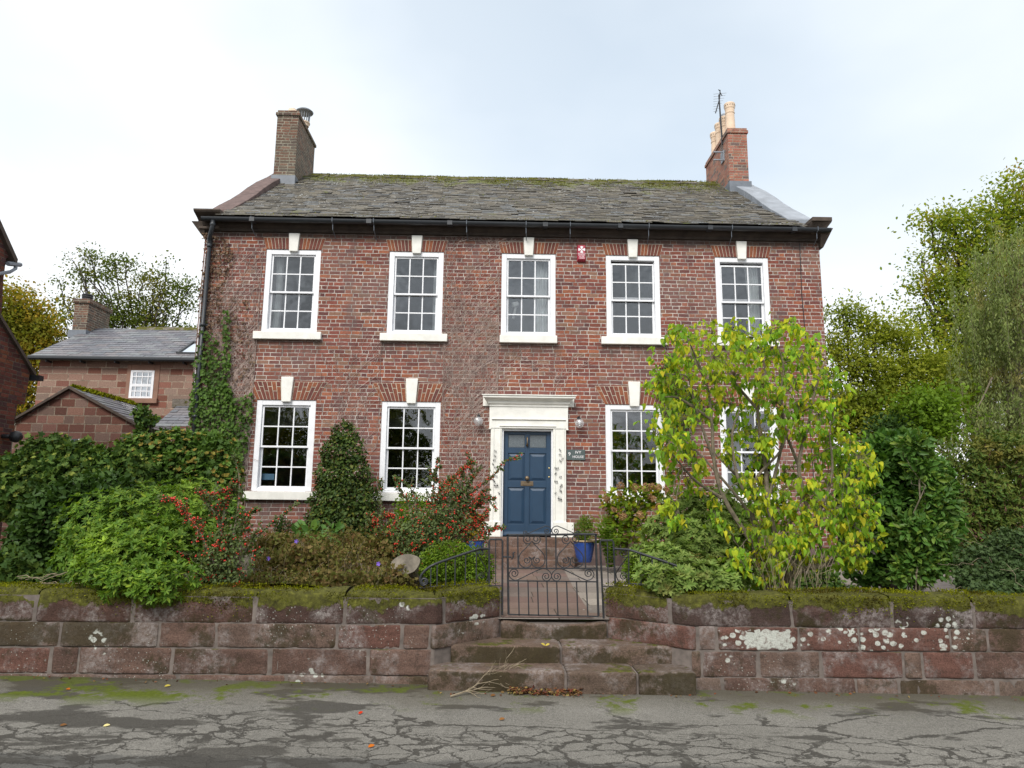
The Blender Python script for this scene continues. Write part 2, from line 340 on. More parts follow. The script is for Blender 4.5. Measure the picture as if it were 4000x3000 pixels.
def stone_mat(name, cols, moss=.5, lichen=True, moss_z=None, dark=.5, riser=.02):
    mt, nt, b = new_mat(name, .92, None, .25)
    pos = nt.geo('Position'); r = nt.geo('Random Per Island'); x, y, z = nt.sep(pos)
    off = nt.VM('ADD', pos, nt.comb(nt.M('MULTIPLY', r, 7.0), 0.0, nt.M('MULTIPLY', r, 5.0)))
    c = nt.even(r, cols)
    st = nt.VM('MULTIPLY', off, (1.0, 1.0, 3.5))
    c = nt.VM('SCALE', c, nt.rng(nt.noise(st, 3, 6, .7), .25, .75, .6, 1.4))
    c = nt.VM('SCALE', c, nt.rng(nt.noise(pos, 70, 4, .85), .3, .7, .55, 1.45))
    c = nt.mix(nt.M('MULTIPLY', nt.rng(nt.noise(pos, 9, 5, .8), .55, .66), .7), c, (.055,.04,.03))
    # pale mineral bloom and dark algae patches; step risers painted darker than treads
    c = nt.mix(nt.M('MULTIPLY', nt.rng(nt.noise(off, 2.2, 5, .7), .47, .62), nt.rng(nt.noise(pos, 22, 5, .8), .42, .6, .1, .85)), c, (.34,.3,.285))
    up0 = nt.sep(nt.geo('Normal'))[2]
    al = nt.rng(nt.M('ADD', nt.noise(nt.VM('ADD', off, (5.0, 2.0, 1.0)), 1.5, 8, .75), nt.M('MULTIPLY', nt.M('SUBTRACT', .5, up0), riser)), .535, .6) if riser > .05 else nt.rng(nt.M('ADD', nt.noise(nt.VM('ADD', off, (5.0, 2.0, 1.0)), 1.5, 8, .75), nt.M('MULTIPLY', nt.rng(x, -3.0, -3.6), nt.M('MULTIPLY', nt.rng(z, .3, .36), nt.rng(z, .58, .52, 0, .12)))), .535, .6)
    c = nt.mix(nt.M('MULTIPLY', al, dark), c, nt.mix(nt.noise(pos, 12, 4, .7), (.03,.022,.012), (.06,.05,.018)))
    if lichen:
        ld = nt.M('ADD', nt.vor(nt.VM('MULTIPLY', pos, (1.0, .2, 1.2)), 14), nt.M('MULTIPLY', nt.noise(pos, 35, 3), .35))
        zone = nt.rng(nt.M('ADD', nt.noise(nt.VM('ADD', pos, (1.3, 0, .4)), 1.5, 5, .65), nt.M('MULTIPLY', nt.rng(x, 1.9, 2.4), nt.M('MULTIPLY', nt.rng(z, .32, .37), nt.M('MULTIPLY', nt.rng(z, .56, .5, 0, .2), nt.rng(x, 4.6, 4.0))))), .6, .63)
        lm = nt.M('MULTIPLY', nt.rng(nt.M('ADD', ld, nt.M('MULTIPLY', nt.noise(pos, 6, 3), .5)), .84, .76), zone)
        ld2 = nt.M('ADD', nt.vor(pos, 34), nt.M('MULTIPLY', nt.noise(pos, 60, 2), .3))
        solid = nt.M('MULTIPLY', nt.M('MULTIPLY', nt.rng(nt.M('ADD', x, nt.M('MULTIPLY', nt.noise(pos, 14, 4), .16)), 2.42, 2.43), nt.rng(nt.M('ADD', x, nt.M('MULTIPLY', nt.noise(pos, 11, 4), .2)), 2.9, 2.89)), nt.M('MULTIPLY', nt.rng(nt.M('ADD', z, nt.M('MULTIPLY', nt.noise(pos, 9, 4), .2)), .43, .44), nt.rng(nt.M('ADD', z, nt.M('MULTIPLY', nt.noise(pos, 13, 4), .12)), .565, .56)))
        lm = nt.M('MAXIMUM', lm, solid)
        lm2 = nt.M('MULTIPLY', nt.rng(ld2, .34, .26), nt.rng(nt.noise(pos, 2.1, 4, .6), .5, .6))
        c = nt.mix(nt.M('MAXIMUM', nt.M('MULTIPLY', lm, nt.rng(nt.noise(pos, 26, 4, .8), .36, .5, .35, .95)), nt.M('MULTIPLY', lm2, .6)), c, (.6,.62,.56))
    up = nt.sep(nt.geo('Normal'))[2]
    mn = nt.M('ADD', nt.noise(pos, 3.3, 7, .7), nt.M('MULTIPLY', up, .22))
    if moss_z: mn = nt.M('ADD', mn, nt.rng(z, moss_z[0], moss_z[1], 0, moss_z[2]))
    mm = nt.rng(mn, moss, moss+.05)
    c = nt.mix(mm, c, nt.ramp(nt.noise(pos, 18, 4, .7), [(.3, (.04,.038,.01)), (.55, (.1,.1,.018)), (.75, (.19,.19,.035))]))
    nt.put(b.inputs['Base Color'], c)
    h = nt.M('ADD', nt.M('MULTIPLY', nt.noise(pos, 6, 6, .7), 1.5), nt.M('MULTIPLY', nt.noise(pos, 70, 4, .85), 1.1))
    nt.put(b.inputs['Normal'], nt.bump(nt.M('ADD', h, nt.M('MULTIPLY', mm, .4)), .8, .02))
    return mt
WS = [(.15,.093,.073),(.175,.116,.09),(.125,.076,.06),(.16,.115,.092),(.15,.1,.079),(.145,.072,.056)]
M['wall_stone'] = stone_mat('garden_wall_sandstone', WS, .74, True, (.66,.83,.1), .75)
M['cap_stone'] = stone_mat('wall_top_sandstone', [(.09,.05,.039),(.078,.045,.037),(.1,.055,.043),(.07,.045,.038)], .655, True, (.6,.8,.34), .85)
M['step_stone'] = stone_mat('step_sandstone', [(.125,.088,.066),(.145,.1,.075),(.11,.08,.058)], .76, False, None, .85, .16)
M['doorstep_stone'] = stone_mat('doorstep_sandstone', [(.19,.115,.088),(.17,.105,.08)], .9, False, None, .4)
M['wall_mortar'] = simple('grey_wall_mortar', (.15,.125,.11), .95, .35, 10, bump=.5, bscale=30)

def leaf_mat(name, cols, rough=.5, transl=.3, patch=None, pscale=1.2, spec=.4, psep=(.5,.6), sat=1.08, val=.83):
    mt, nt, b = new_mat(name, min(.8, rough+.08), None, spec*.5)
    r = nt.geo('Random Per Island'); pos = nt.geo('Position')
    c = nt.ramp(r, [(i/(len(cols)-1), q) for i, q in enumerate(cols)])
    if patch:
        c = nt.mix(nt.M('MULTIPLY', nt.rng(nt.noise(pos, pscale, 3), *psep), .85), c, nt.VM('SCALE', nt.comb(*patch), nt.rng(nt.white(nt.comb(r, r, r)), 0, 1, .6, 1.4)))
    c = nt.VM('SCALE', c, nt.rng(nt.noise(pos, 3.0, 2), .3, .7, .72, 1.28))
    hs = nt.n('ShaderNodeHueSaturation'); hs.inputs['Saturation'].default_value = sat; hs.inputs['Value'].default_value = val; nt.put(hs.inputs['Color'], c); c = nt.VM('MULTIPLY', hs.outputs[0], (1.1, 1.03, .82))
    nt.put(b.inputs['Base Color'], c)
    tl = nt.n('ShaderNodeBsdfTranslucent'); nt.put(tl.inputs[0], nt.VM('MULTIPLY', c, (1.25, 1.3, .6)))
    ms = nt.n('ShaderNodeMixShader'); ms.inputs[0].default_value = transl
    nt.L.new(b.outputs[0], ms.inputs[1]); nt.L.new(tl.outputs[0], ms.inputs[2])
    nt.L.new(ms.outputs[0], nt.t.nodes['Material Output'].inputs[0])
    return mt
L = {}
L['lilac'] = leaf_mat('lilac_leaf', [(.13,.27,.04),(.17,.33,.04),(.22,.38,.04),(.16,.3,.055),(.3,.42,.04),(.42,.47,.045),(.54,.5,.05)], .65, .45, (.38,.45,.05), 1.9, .15, (.56,.7), sat=1.0, val=1.12)
L['choisya'] = leaf_mat('choisya_leaf', [(.075,.165,.028),(.11,.22,.033),(.16,.28,.04),(.09,.19,.033),(.25,.36,.05)], .42, .3, (.27,.42,.055), 1.6, .35, (.58,.7), sat=1.02, val=.86)
L['ivyhedge'] = leaf_mat('old_ivy_leaf', [(.045,.095,.035),(.065,.125,.04),(.09,.155,.045),(.13,.19,.05)], .5, .22, (.15,.21,.055), 1.1, .3, (.56,.7))
L['umbel'] = leaf_mat('ivy_flower_head', [(.2,.16,.05),(.28,.23,.07),(.24,.24,.08)], .8, .1)
L['umbel_green'] = leaf_mat('green_flower_head', [(.2,.26,.08),(.26,.32,.1),(.28,.31,.08)], .8, .1)
L['darkshrub'] = leaf_mat('dark_viburnum_leaf', [(.035,.075,.025),(.05,.1,.03),(.07,.13,.04)], .42, .2, spec=.35)
L['cone'] = leaf_mat('evergreen_leaf', [(.035,.065,.025),(.05,.09,.03),(.07,.12,.04),(.09,.14,.045),(.14,.16,.04)], .42, .2, spec=.4)
L['coton'] = leaf_mat('grey_green_small_leaf', [(.09,.14,.07),(.13,.185,.09),(.17,.23,.13),(.09,.13,.05),(.14,.18,.06)], .65, .25)
L['box'] = leaf_mat('box_leaf', [(.08,.15,.02),(.12,.21,.03),(.17,.26,.04)], .5, .3)
L['boxyellow'] = leaf_mat('yellowing_box_leaf', [(.26,.3,.04),(.38,.36,.04),(.45,.32,.04),(.22,.26,.04)], .6, .3)
L['pieris'] = leaf_mat('pieris_leaf', [(.13,.23,.06),(.18,.29,.08),(.25,.36,.12),(.19,.27,.07)], .5, .3, (.22,.2,.08), 2.2, .3, (.62,.7), sat=1.0, val=.82)
L['laurel'] = leaf_mat('laurel_leaf', [(.045,.11,.03),(.065,.15,.04),(.09,.19,.05),(.13,.24,.07)], .42, .28, spec=.4)
L['photinia'] = leaf_mat('photinia_leaf', [(.08,.15,.05),(.11,.19,.05),(.14,.17,.055),(.16,.2,.06),(.08,.15,.05)], .5, .25, (.19,.17,.055), 1.4, .3, (.6,.7))
L['ivy'] = leaf_mat('ivy_leaf', [(.045,.09,.025),(.07,.135,.035),(.1,.19,.05),(.13,.22,.06)], .45, .25, spec=.35)
L['ivyblue'] = leaf_mat('bluish_ivy_leaf', [(.045,.08,.04),(.065,.11,.05),(.09,.14,.07)], .5, .2, spec=.3)
L['deadleaf'] = leaf_mat('dead_creeper_leaf', [(.11,.07,.055),(.16,.1,.075),(.21,.15,.115),(.12,.06,.05)], .8, .1, sat=.9)
L['hydr'] = leaf_mat('hydrangea_leaf', [(.12,.21,.035),(.17,.28,.04),(.24,.32,.04),(.13,.23,.04),(.38,.3,.04)], .6, .3)
L['hydrflower'] = leaf_mat('faded_hydrangea_petal', [(.38,.24,.17),(.48,.34,.25),(.36,.2,.14)], .8, .3)
L['perennial'] = leaf_mat('fading_perennial_leaf', [(.11,.11,.045),(.18,.15,.07),(.13,.15,.05),(.2,.16,.09),(.17,.11,.065),(.1,.14,.04)], .8, .25, (.09,.13,.04), 1.5, .2, (.5,.6))
L['beech'] = leaf_mat('beech_leaf', [(.09,.14,.025),(.13,.19,.03),(.18,.23,.035),(.25,.27,.045)], .6, .45, (.28,.18,.04), .5, .1, (.58,.68), sat=1.02, val=1.3)
L['beech_dark'] = leaf_mat('oak_leaf', [(.06,.09,.025),(.09,.13,.03),(.13,.17,.04)], .6, .4, (.22,.2,.05), .4, .1, (.54,.66), sat=1.02, val=1.08)
L['hedgetree'] = leaf_mat('hawthorn_leaf', [(.15,.2,.035),(.2,.25,.04),(.27,.3,.055),(.12,.17,.03)], .6, .45, (.1,.15,.03), .6, .1, (.52,.64), sat=1.02, val=1.25)
L['autumn'] = leaf_mat('autumn_beech_leaf', [(.26,.2,.04),(.34,.24,.04),(.2,.2,.04),(.14,.17,.03)], .6, .45, (.13,.16,.03), .4, .1, (.5,.6), sat=1.02, val=1.08)
L['weeping'] = leaf_mat('weeping_leaf', [(.11,.16,.06),(.15,.2,.08),(.2,.25,.11),(.12,.18,.08)], .6, .4, (.24,.23,.11), .8, .1, (.58,.68), sat=.95, val=1.3)
L['laurel_light'] = leaf_mat('light_laurel_leaf', [(.07,.16,.04),(.1,.21,.06),(.13,.24,.07),(.18,.26,.06)], .42, .25, spec=.6)
L['fern'] = leaf_mat('fern_frond', [(.12,.22,.04),(.18,.3,.05),(.15,.25,.04)], .6, .4)
L['litter'] = leaf_mat('fallen_leaf', [(.1,.025,.02),(.17,.045,.03),(.2,.075,.03),(.09,.045,.03),(.22,.15,.06),(.33,.28,.1)], .8, .1, sat=.95)
L['moss'] = leaf_mat('moss', [(.08,.095,.013),(.14,.16,.02),(.21,.235,.03),(.28,.3,.045)], .95, .25, (.06,.045,.015), 2.2, .05, (.54,.62))

# ------------------------------------------------------------------ leaves
def tmpl(half, fold=.12, curl=.0):
    v = [(x, y, abs(x)*fold*2-curl*y*y) for x, y in half]
    k = len(v); v += [(-x, y, abs(x)*fold*2-curl*y*y) for x, y in half[1:-1]]
    right = list(range(k)); left = [0]+[k+i for i in range(k-2)]+[k-1]
    f = []
    for side, rev in ((right, 0), (left, 1)):
        for i in range(1, len(side)-1):
            t = (side[0], side[i], side[i+1]); f.append(t if not rev else t[::-1])
    return np.array(v, float), f
T = dict(diamond=tmpl([(0,0),(.27,.42),(0,1)]),
         lance=tmpl([(0,0),(.14,.25),(.19,.55),(.1,.85),(0,1)], .15, .15),
         oval=tmpl([(0,0),(.25,.25),(.3,.6),(.14,.9),(0,1)], .15, .1),
         heart=tmpl([(0,0),(.18,-.1),(.36,-.02),(.41,.25),(.3,.6),(.12,.88),(0,1.05)], .3, .3),
         ivy=tmpl([(0,0),(.25,-.15),(.42,.05),(.33,.25),(.5,.5),(.22,.55),(0,1)], .1, .05),
         blade=tmpl([(0,0),(.05,.4),(0,1)], .1, .2))
def unit(a): return a/np.maximum(np.linalg.norm(a, axis=-1, keepdims=True), 1e-9)
def leaves(name, pos, axis, nrm, size, tp, mat, parent=None, seed=1, loc=None):
    tv, tf = T[tp]; N = len(pos); K = len(tv)
    a = unit(axis); b = unit(np.cross(a, nrm)); c = np.cross(b, a)
    size = np.broadcast_to(size, (N,))
    V = pos[:, None, :]+size[:, None, None]*(tv[None, :, 0:1]*b[:, None, :]+tv[None, :, 1:2]*a[:, None, :]+tv[None, :, 2:3]*c[:, None, :])
    og = origin_of(parent) if parent else Vector(loc or (0, 0, 0))
    V = V.reshape(-1, 3)-np.array(og)
    F = np.array(tf); FF = (F[None]+(np.arange(N)*K)[:, None, None]).reshape(-1, 3)
    me = bpy.data.meshes.new(name)
    me.vertices.add(len(V)); me.vertices.foreach_set('co', V.astype(np.float32).ravel())
    me.loops.add(FF.size); me.loops.foreach_set('vertex_index', FF.astype(np.int32).ravel())
    me.polygons.add(len(FF)); me.polygons.foreach_set('loop_start', np.arange(0, FF.size, 3, dtype=np.int32))
    me.update(calc_edges=True); me.materials.append(mat)
    o = bpy.data.objects.new(name, me); col.objects.link(o)
    if parent: o.parent = parent
    elif loc: o.location = loc
    return o
def blobs(lst, Y, dep=.8):
    out = []
    for q in lst:
        px, py, rx, ry = q[:4]; YY = Y+(q[4] if len(q) > 4 else 0)
        c = P(px, py, YY); k = YY/FPX*1.02
        out.append((c, np.array([rx*k, (q[5] if len(q) > 5 else (rx+ry)/2*k*dep), ry*k])))
    return out
def sample(bl, n, rg, shell=.55, fuzz=.1, front=False, zmin=None):
    wts = np.array([r[0]*r[2]+r[0]*r[1] for c, r in bl]); wts = wts/wts.sum()
    idx = rg.choice(len(bl), n, p=wts)
    C = np.array([c for c, r in bl])[idx]; Rr = np.array([r for c, r in bl])[idx]
    d = unit(rg.normal(size=(n, 3)))
    if front: d[:, 1] = np.where((d[:, 1] > .2) & (rg.random(n) < .75), -d[:, 1], d[:, 1])
    rad = shell+(1-shell)*rg.random(n)**.5
    lump = 1+fuzz*np.sin(d[:, 0]*9+idx)*np.cos(d[:, 2]*8+idx*2.1)+fuzz*.8*rg.normal(size=n)
    pos = C+d*Rr*(rad*lump)[:, None]; nrm = unit(d/Rr)
    if zmin is not None:
        k = pos[:, 2] > zmin; pos, nrm = pos[k], nrm[k]
    return pos, nrm
def orient(nrm, rg, out=.6, up=.2, jit=.7):
    n = len(nrm); up3 = np.array([0, 0, 1.])
    ax = unit(nrm*out+up3*up+rg.normal(size=(n, 3))*jit)
    nn = unit(nrm+up3*.6+rg.normal(size=(n, 3))*.45)
    return ax, nn
def scatter(name, bl, n, size, tp, mat, parent, seed, out=.6, up=.2, jit=.7, shell=.55, fuzz=.1, svar=.3, front=False, zmin=None):
    rg = np.random.default_rng(seed); pos, nrm = sample(bl, n, rg, shell, fuzz, front, zmin)
    ax, nn = orient(nrm, rg, out, up, jit)
    return leaves(name, pos, ax, nn, size*(1+svar*(rg.random(len(pos))*2-1)), tp, mat, parent)
def rosettes(name, bl, n, per, size, tp, mat, parent, seed, shell=.75, fuzz=.1, open_=1.0, front=False, zmin=None):
    rg = np.random.default_rng(seed); pos, nrm = sample(bl, n, rg, shell, fuzz, front, zmin)
    A = unit(nrm+np.array([0, 0, .6])+rg.normal(size=nrm.shape)*.3)
    t = unit(np.cross(A, rg.normal(size=A.shape))); s = np.cross(A, t)
    PP, AX, NN, SZ = [], [], [], []
    for i in range(per):
        a = 2*math.pi*i/per+rg.random(len(pos))*.5; lift = rg.uniform(.15, .9, len(pos))*open_
        dr = unit(t*np.cos(a)[:, None]+s*np.sin(a)[:, None]+A*(1.1-lift)[:, None])
        PP.append(pos+dr*.004); AX.append(dr); NN.append(A); SZ.append(size*rg.uniform(.7, 1.2, len(pos)))
    return leaves(name, np.concatenate(PP), np.concatenate(AX), np.concatenate(NN), np.concatenate(SZ), tp, mat, parent)
def limb_path(a, b, rg, k=5, wob=.06, sag=0):
    a, b = np.array(a, float), np.array(b, float); L_ = np.linalg.norm(b-a); pts = []
    off = rg.normal(size=(k+1, 3))*L_*wob
    for i in range(k+1):
        t = i/k; q = a+(b-a)*t+off[i]*math.sin(math.pi*t)+np.array([0, 0, sag*L_*math.sin(math.pi*t)])
        pts.append(q)
    return pts
def branches(name, base, bl, mat, parent, seed, r0=.1, r1=.015, n=None, fork=.35, twigs=2):
    """stems from the base to each clump, each splitting into twigs that reach through the clump"""
    rg = np.random.default_rng(seed); mb = MB(); base = np.array(base, float)
    for c, r in (bl if n is None else bl[:n]):
        pts = limb_path(base+rg.normal(size=3)*np.array([r0, r0, 0]), c, rg, 6, .05, .05)
        mb.tube(pts, [r0*(1-i/6)+r1*(i/6) for i in range(7)], 6)
        for _ in range(twigs):
            d = unit(rg.normal(size=3)+np.array([0, 0, .5])); e = c+d*r*.85
            mb.tube(limb_path(pts[4], e, rg, 4, .08), [r1*1.2, r1, r1*.8, r1*.6, r1*.3], 4)
    return mb.build(name, mat, parent)

# ================================================================== SETTING: road, ground, paving
def zroad(x): return -.0135*x
def road_mat():
    mt, nt, b = new_mat('cracked_asphalt', .95, None, .12)
    pos = nt.geo('Position'); x, y, z = nt.sep(pos)
    wn = nt.n('ShaderNodeTexNoise'); nt.put(wn.inputs['Vector'], pos); wn.inputs['Scale'].default_value = 2.2; wn.inputs['Detail'].default_value = 5
    wr, wg, wb = nt.sep(wn.outputs['Color'])
    wn.inputs['Roughness'].default_value = .7
    wx = nt.M('ADD', x, nt.M('MULTIPLY', nt.M('SUBTRACT', wr, .5), .6)); wy = nt.M('ADD', y, nt.M('MULTIPLY', nt.M('SUBTRACT', wg, .5), .35))
    n1 = nt.noise(pos, 1.1, 5, .6)
    big = nt.vor(nt.comb(nt.M('MULTIPLY', wx, .75), nt.M('MULTIPLY', wy, 1.5), 0.0), 1.0, 'DISTANCE_TO_EDGE')
    sml = nt.vor(nt.comb(nt.M('MULTIPLY', wx, 3.6), nt.M('MULTIPLY', wy, 6.2), 3.0), 1.0, 'DISTANCE_TO_EDGE')
    wid = nt.rng(nt.noise(pos, 3.3, 5, .75), .4, .7, .0, .05)
    zoneb = nt.rng(nt.M('ADD', y, nt.M('MULTIPLY', nt.M('SUBTRACT', n1, .5), 2.0)), 6.3, 6.0)
    zones = nt.M('MULTIPLY', nt.rng(nt.M('ADD', y, nt.M('MULTIPLY', nt.M('SUBTRACT', nt.noise(pos, .8, 3), .5), 2.2)), 5.75, 5.55), 1.0)
    cb = nt.M('MULTIPLY', nt.rng(nt.M('SUBTRACT', big, nt.M('MULTIPLY', wid, .6)), .01, 0.0), zoneb)
    cs = nt.M('MULTIPLY', nt.rng(nt.M('SUBTRACT', sml, nt.M('MULTIPLY', wid, 1.3)), .028, 0.0), zones)
    crack = nt.M('MULTIPLY', nt.M('MAXIMUM', cb, cs), nt.rng(nt.noise(pos, 2.1, 5, .7), .33, .46))
    grain = nt.noise(pos, 110, 3, .9)
    base = nt.ramp(nt.noise(pos, .9, 4, .6), [(.3, (.14,.134,.12)), (.7, (.188,.18,.162))])
    base = nt.VM('SCALE', base, nt.rng(grain, .38, .62, .5, 1.5))
    # worn dark patches where the top skin has gone
    pn = nt.noise(nt.VM('MULTIPLY', pos, (.75, 1.6, 1.0)), 1.25, 5, .62)
    patch = nt.M('MULTIPLY', nt.rng(nt.M('ADD', pn, nt.rng(x, 1.0, -3.5, -.02, .05)), .55, .59), nt.rng(y, 5.0, 5.5, .9, 1))
    dark = nt.VM('SCALE', nt.comb(.042, .039, .034), nt.rng(grain, .3, .7, .8, 1.25))
    base = nt.VM('SCALE', base, nt.rng(nt.noise(pos, 28, 4, .8), .35, .65, .86, 1.14))
    base = nt.mix(nt.rng(nt.M('ADD', y, nt.M('MULTIPLY', nt.noise(pos, 2.5, 4), .25)), 5.12, 5.06, 0, .65), base, (.062, .062, .06))
    c = nt.mix(nt.M('MAXIMUM', nt.M('MULTIPLY', crack, .85), nt.M('MULTIPLY', patch, .8)), base, dark)
    nearw = nt.rng(nt.M('ADD', y, nt.M('MULTIPLY', nt.M('SUBTRACT', n1, .5), 1.1)), 6.15, 6.75)
    c = nt.mix(nt.M('MULTIPLY', nearw, .75), c, (.075, .066, .045))
    mo = nt.M('MULTIPLY', nt.rng(nt.M('ADD', nt.noise(pos, 2.3, 6, .7), nt.rng(x, 0, -4, 0, .05)), .54, .6), nt.M('MULTIPLY', nt.rng(y, 6.0, 6.35), nt.rng(y, 6.95, 6.5, .55, 1)))
    c = nt.mix(mo, c, nt.mix(nt.noise(pos, 30, 3), (.045,.06,.008), (.12,.15,.02)))
    nt.put(b.inputs['Base Color'], c)
    h = nt.M('ADD', nt.M('MULTIPLY', grain, .25), nt.M('SUBTRACT', 0.0, nt.M('MULTIPLY', nt.M('MAXIMUM', crack, nt.M('MULTIPLY', patch, .5)), 1.0)))
    nt.put(b.inputs['Normal'], nt.bump(h, .7, .012))
    return mt
M['road'] = road_mat()
rd = MB(); xs = [-300, -40, -10, -5, 0, 5, 10, 40, 300]
for i in range(len(xs)-1):
    a, b2 = xs[i], xs[i+1]
    za, zb = max(-.6, min(.6, zroad(a))), max(-.6, min(.6, zroad(b2)))
    rd.add([(a, -60, za-.0), (b2, -60, zb), (b2, 7.6, zb), (a, 7.6, za)], [(0, 1, 2, 3)])
tag(rd.build('road', M['road']), kind='structure')

def ground_mat():
    mt, nt, b = new_mat('garden_ground', .95, None, .2)
    pos = nt.geo('Position'); n = nt.noise(pos, 3, 6, .7)
    c = nt.ramp(n, [(.3, (.035,.028,.018)), (.5, (.07,.055,.035)), (.62, (.06,.075,.025)), (.75, (.09,.11,.03))])
    nt.put(b.inputs['Base Color'], c); nt.put(b.inputs['Normal'], nt.bump(nt.noise(pos, 25, 5, .7), .8, .03)); return mt
M['ground'] = ground_mat()
g = MB(); g.add([(-400, 7.5, -1), (400, 7.5, -1), (400, 7.5, .5), (-400, 7.5, .5)], [(0, 1, 2, 3)]); g.add([(-400, 7.5, .5), (400, 7.5, .5), (400, 700, .5), (-400, 700, .5)], [(0, 1, 2, 3)])
tag(g.build('ground', M['ground']), kind='structure')
bed = MB()   # planting bed behind the left wall, banked up towards the wall top
for x0, x1, y1 in ((-9, -.52, 11.2),):
    nx, ny = 40, 14; vs = []; fs = []
    for j in range(ny+1):
        for i in range(nx+1):
            x = x0+(x1-x0)*i/nx; y = 7.18+(y1-7.18)*j/ny
            e = min(1, (x1-x)/.35+.02, (y1-y)/1.2+.02)
            vs.append((x, y, .505+max(0, e)*(.27+.05*math.sin(x*3.1+y*2)+.04*math.cos(y*5-x))))
    fs = [(j*(nx+1)+i, j*(nx+1)+i+1, (j+1)*(nx+1)+i+1, (j+1)*(nx+1)+i) for j in range(ny) for i in range(nx)]
    bed.add(vs, fs)
tag(bed.build('garden_bed', M['ground'], smooth=True), kind='structure')
M['path'] = masonry('red_flagstones', .5, 2.2, .012, [(.165,.115,.095),(.15,.1,.085),(.175,.125,.1),(.14,.11,.095)], (.08,.06,.045), split=.55, flat=True, bump=.25, wob=.002, lichen=(9, 2.2, (.5,.5,.47)), tone=.2, v0=7.55)
M['paving'] = masonry('grey_flagstones', .6, 1.3, .014, [(.23,.2,.175),(.2,.175,.16),(.25,.22,.19)], (.09,.08,.055), split=.5, flat=True, bump=.35, wob=.006, lichen=(8, 1.8, (.42,.41,.38)), tone=.3)
pv = MB(); pv.add([(-.2, 7.4, .516), (9.5, 7.4, .516), (9.5, 13.68, .516), (-.2, 13.68, .516)], [(0, 1, 2, 3)])
tag(pv.build('paving', M['paving']), kind='structure')
pt = MB(); pt.add([(.07, 7.45, .522), (1.0, 7.45, .522), (1.08, 10.2, .522), (1.2, 12.8, .522), (-.3, 12.8, .522), (-.02, 10, .522)], [(0, 1, 2, 3, 4, 5)])
tag(pt.build('path', M['path']), kind='structure')

# ================================================================== THE BRICK HOUSE
HX0, HX1 = -5.92, 6.52
house = thing('brick_house', (.3, D, .53), 'large two storey red brick house with navy front door, white sash windows and slate roof', 'house')
WU = [-4.13, -1.67, .585, 2.69, 4.91]; WD = [-4.085, -1.675, None, 2.67, 4.91]
HALF = .545
openings = [(c-HALF, c+HALF, 4.93, 6.63) for c in WU]+[(c-.57, c+.57, 1.83, 3.58) for c in WD if c is not None]+[(.09, 1.08, .53, 3.08)]
wl = MB(); X = sorted({HX0, HX1, *[v for o in openings for v in o[:2]]}); Z = sorted({.3, 7.25, *[v for o in openings for v in o[2:]]})
for i in range(len(X)-1):
    for j in range(len(Z)-1):
        cx, cz = (X[i]+X[i+1])/2, (Z[j]+Z[j+1])/2
        if any(o[0] < cx < o[1] and o[2] < cz < o[3] for o in openings): continue
        wl.add([(X[i], D, Z[j]), (X[i+1], D, Z[j]), (X[i+1], D, Z[j+1]), (X[i], D, Z[j+1])], [(0, 1, 2, 3)])
for x0, x1, z0, z1 in openings:
    t = .3
    wl.add([(x0, D, z0), (x0, D+t, z0), (x0, D+t, z1), (x0, D, z1)], [(0, 1, 2, 3)])
    wl.add([(x1, D, z0), (x1, D, z1), (x1, D+t, z1), (x1, D+t, z0)], [(0, 1, 2, 3)])
    wl.add([(x0, D, z1), (x0, D+t, z1), (x1, D+t, z1), (x1, D, z1)], [(0, 1, 2, 3)])
    wl.add([(x0, D, z0), (x1, D, z0), (x1, D+t, z0), (x0, D+t, z0)], [(0, 1, 2, 3)])
BACK = 22.1; RY, RZ = 17.85, 10.2
for x in (HX0, HX1):
    wl.add([(x, D, .3), (x, BACK, .3), (x, BACK, 7.25), (x, RY, RZ), (x, D, 7.25)], [(0, 1, 2, 3, 4)])
wl.add([(HX0, BACK, .3), (HX1, BACK, .3), (HX1, BACK, 7.25), (HX0, BACK, 7.25)], [(3, 2, 1, 0)])
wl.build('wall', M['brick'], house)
pl = MB()
for a, b2 in ((HX0-.02, -.28), (1.47, HX1+.02)): pl.box(a, b2, D-.035, D+.02, .5, .86)
pl.build('plinth', M['stone_red'], house, bevel=.01)
# rooms behind the glass
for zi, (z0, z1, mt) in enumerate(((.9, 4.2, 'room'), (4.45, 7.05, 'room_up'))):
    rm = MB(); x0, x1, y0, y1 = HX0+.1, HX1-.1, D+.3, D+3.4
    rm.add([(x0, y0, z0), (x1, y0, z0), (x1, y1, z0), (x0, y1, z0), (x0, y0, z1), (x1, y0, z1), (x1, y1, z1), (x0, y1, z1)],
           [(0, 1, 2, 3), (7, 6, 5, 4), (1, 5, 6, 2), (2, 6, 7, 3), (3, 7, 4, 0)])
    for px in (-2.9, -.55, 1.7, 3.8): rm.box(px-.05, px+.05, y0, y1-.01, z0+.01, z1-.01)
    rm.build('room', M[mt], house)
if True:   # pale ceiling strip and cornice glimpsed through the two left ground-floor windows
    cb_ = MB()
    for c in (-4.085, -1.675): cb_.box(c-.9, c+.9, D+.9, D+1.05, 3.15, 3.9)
    cb_.build('ceiling_beam', M['room_up'], house)

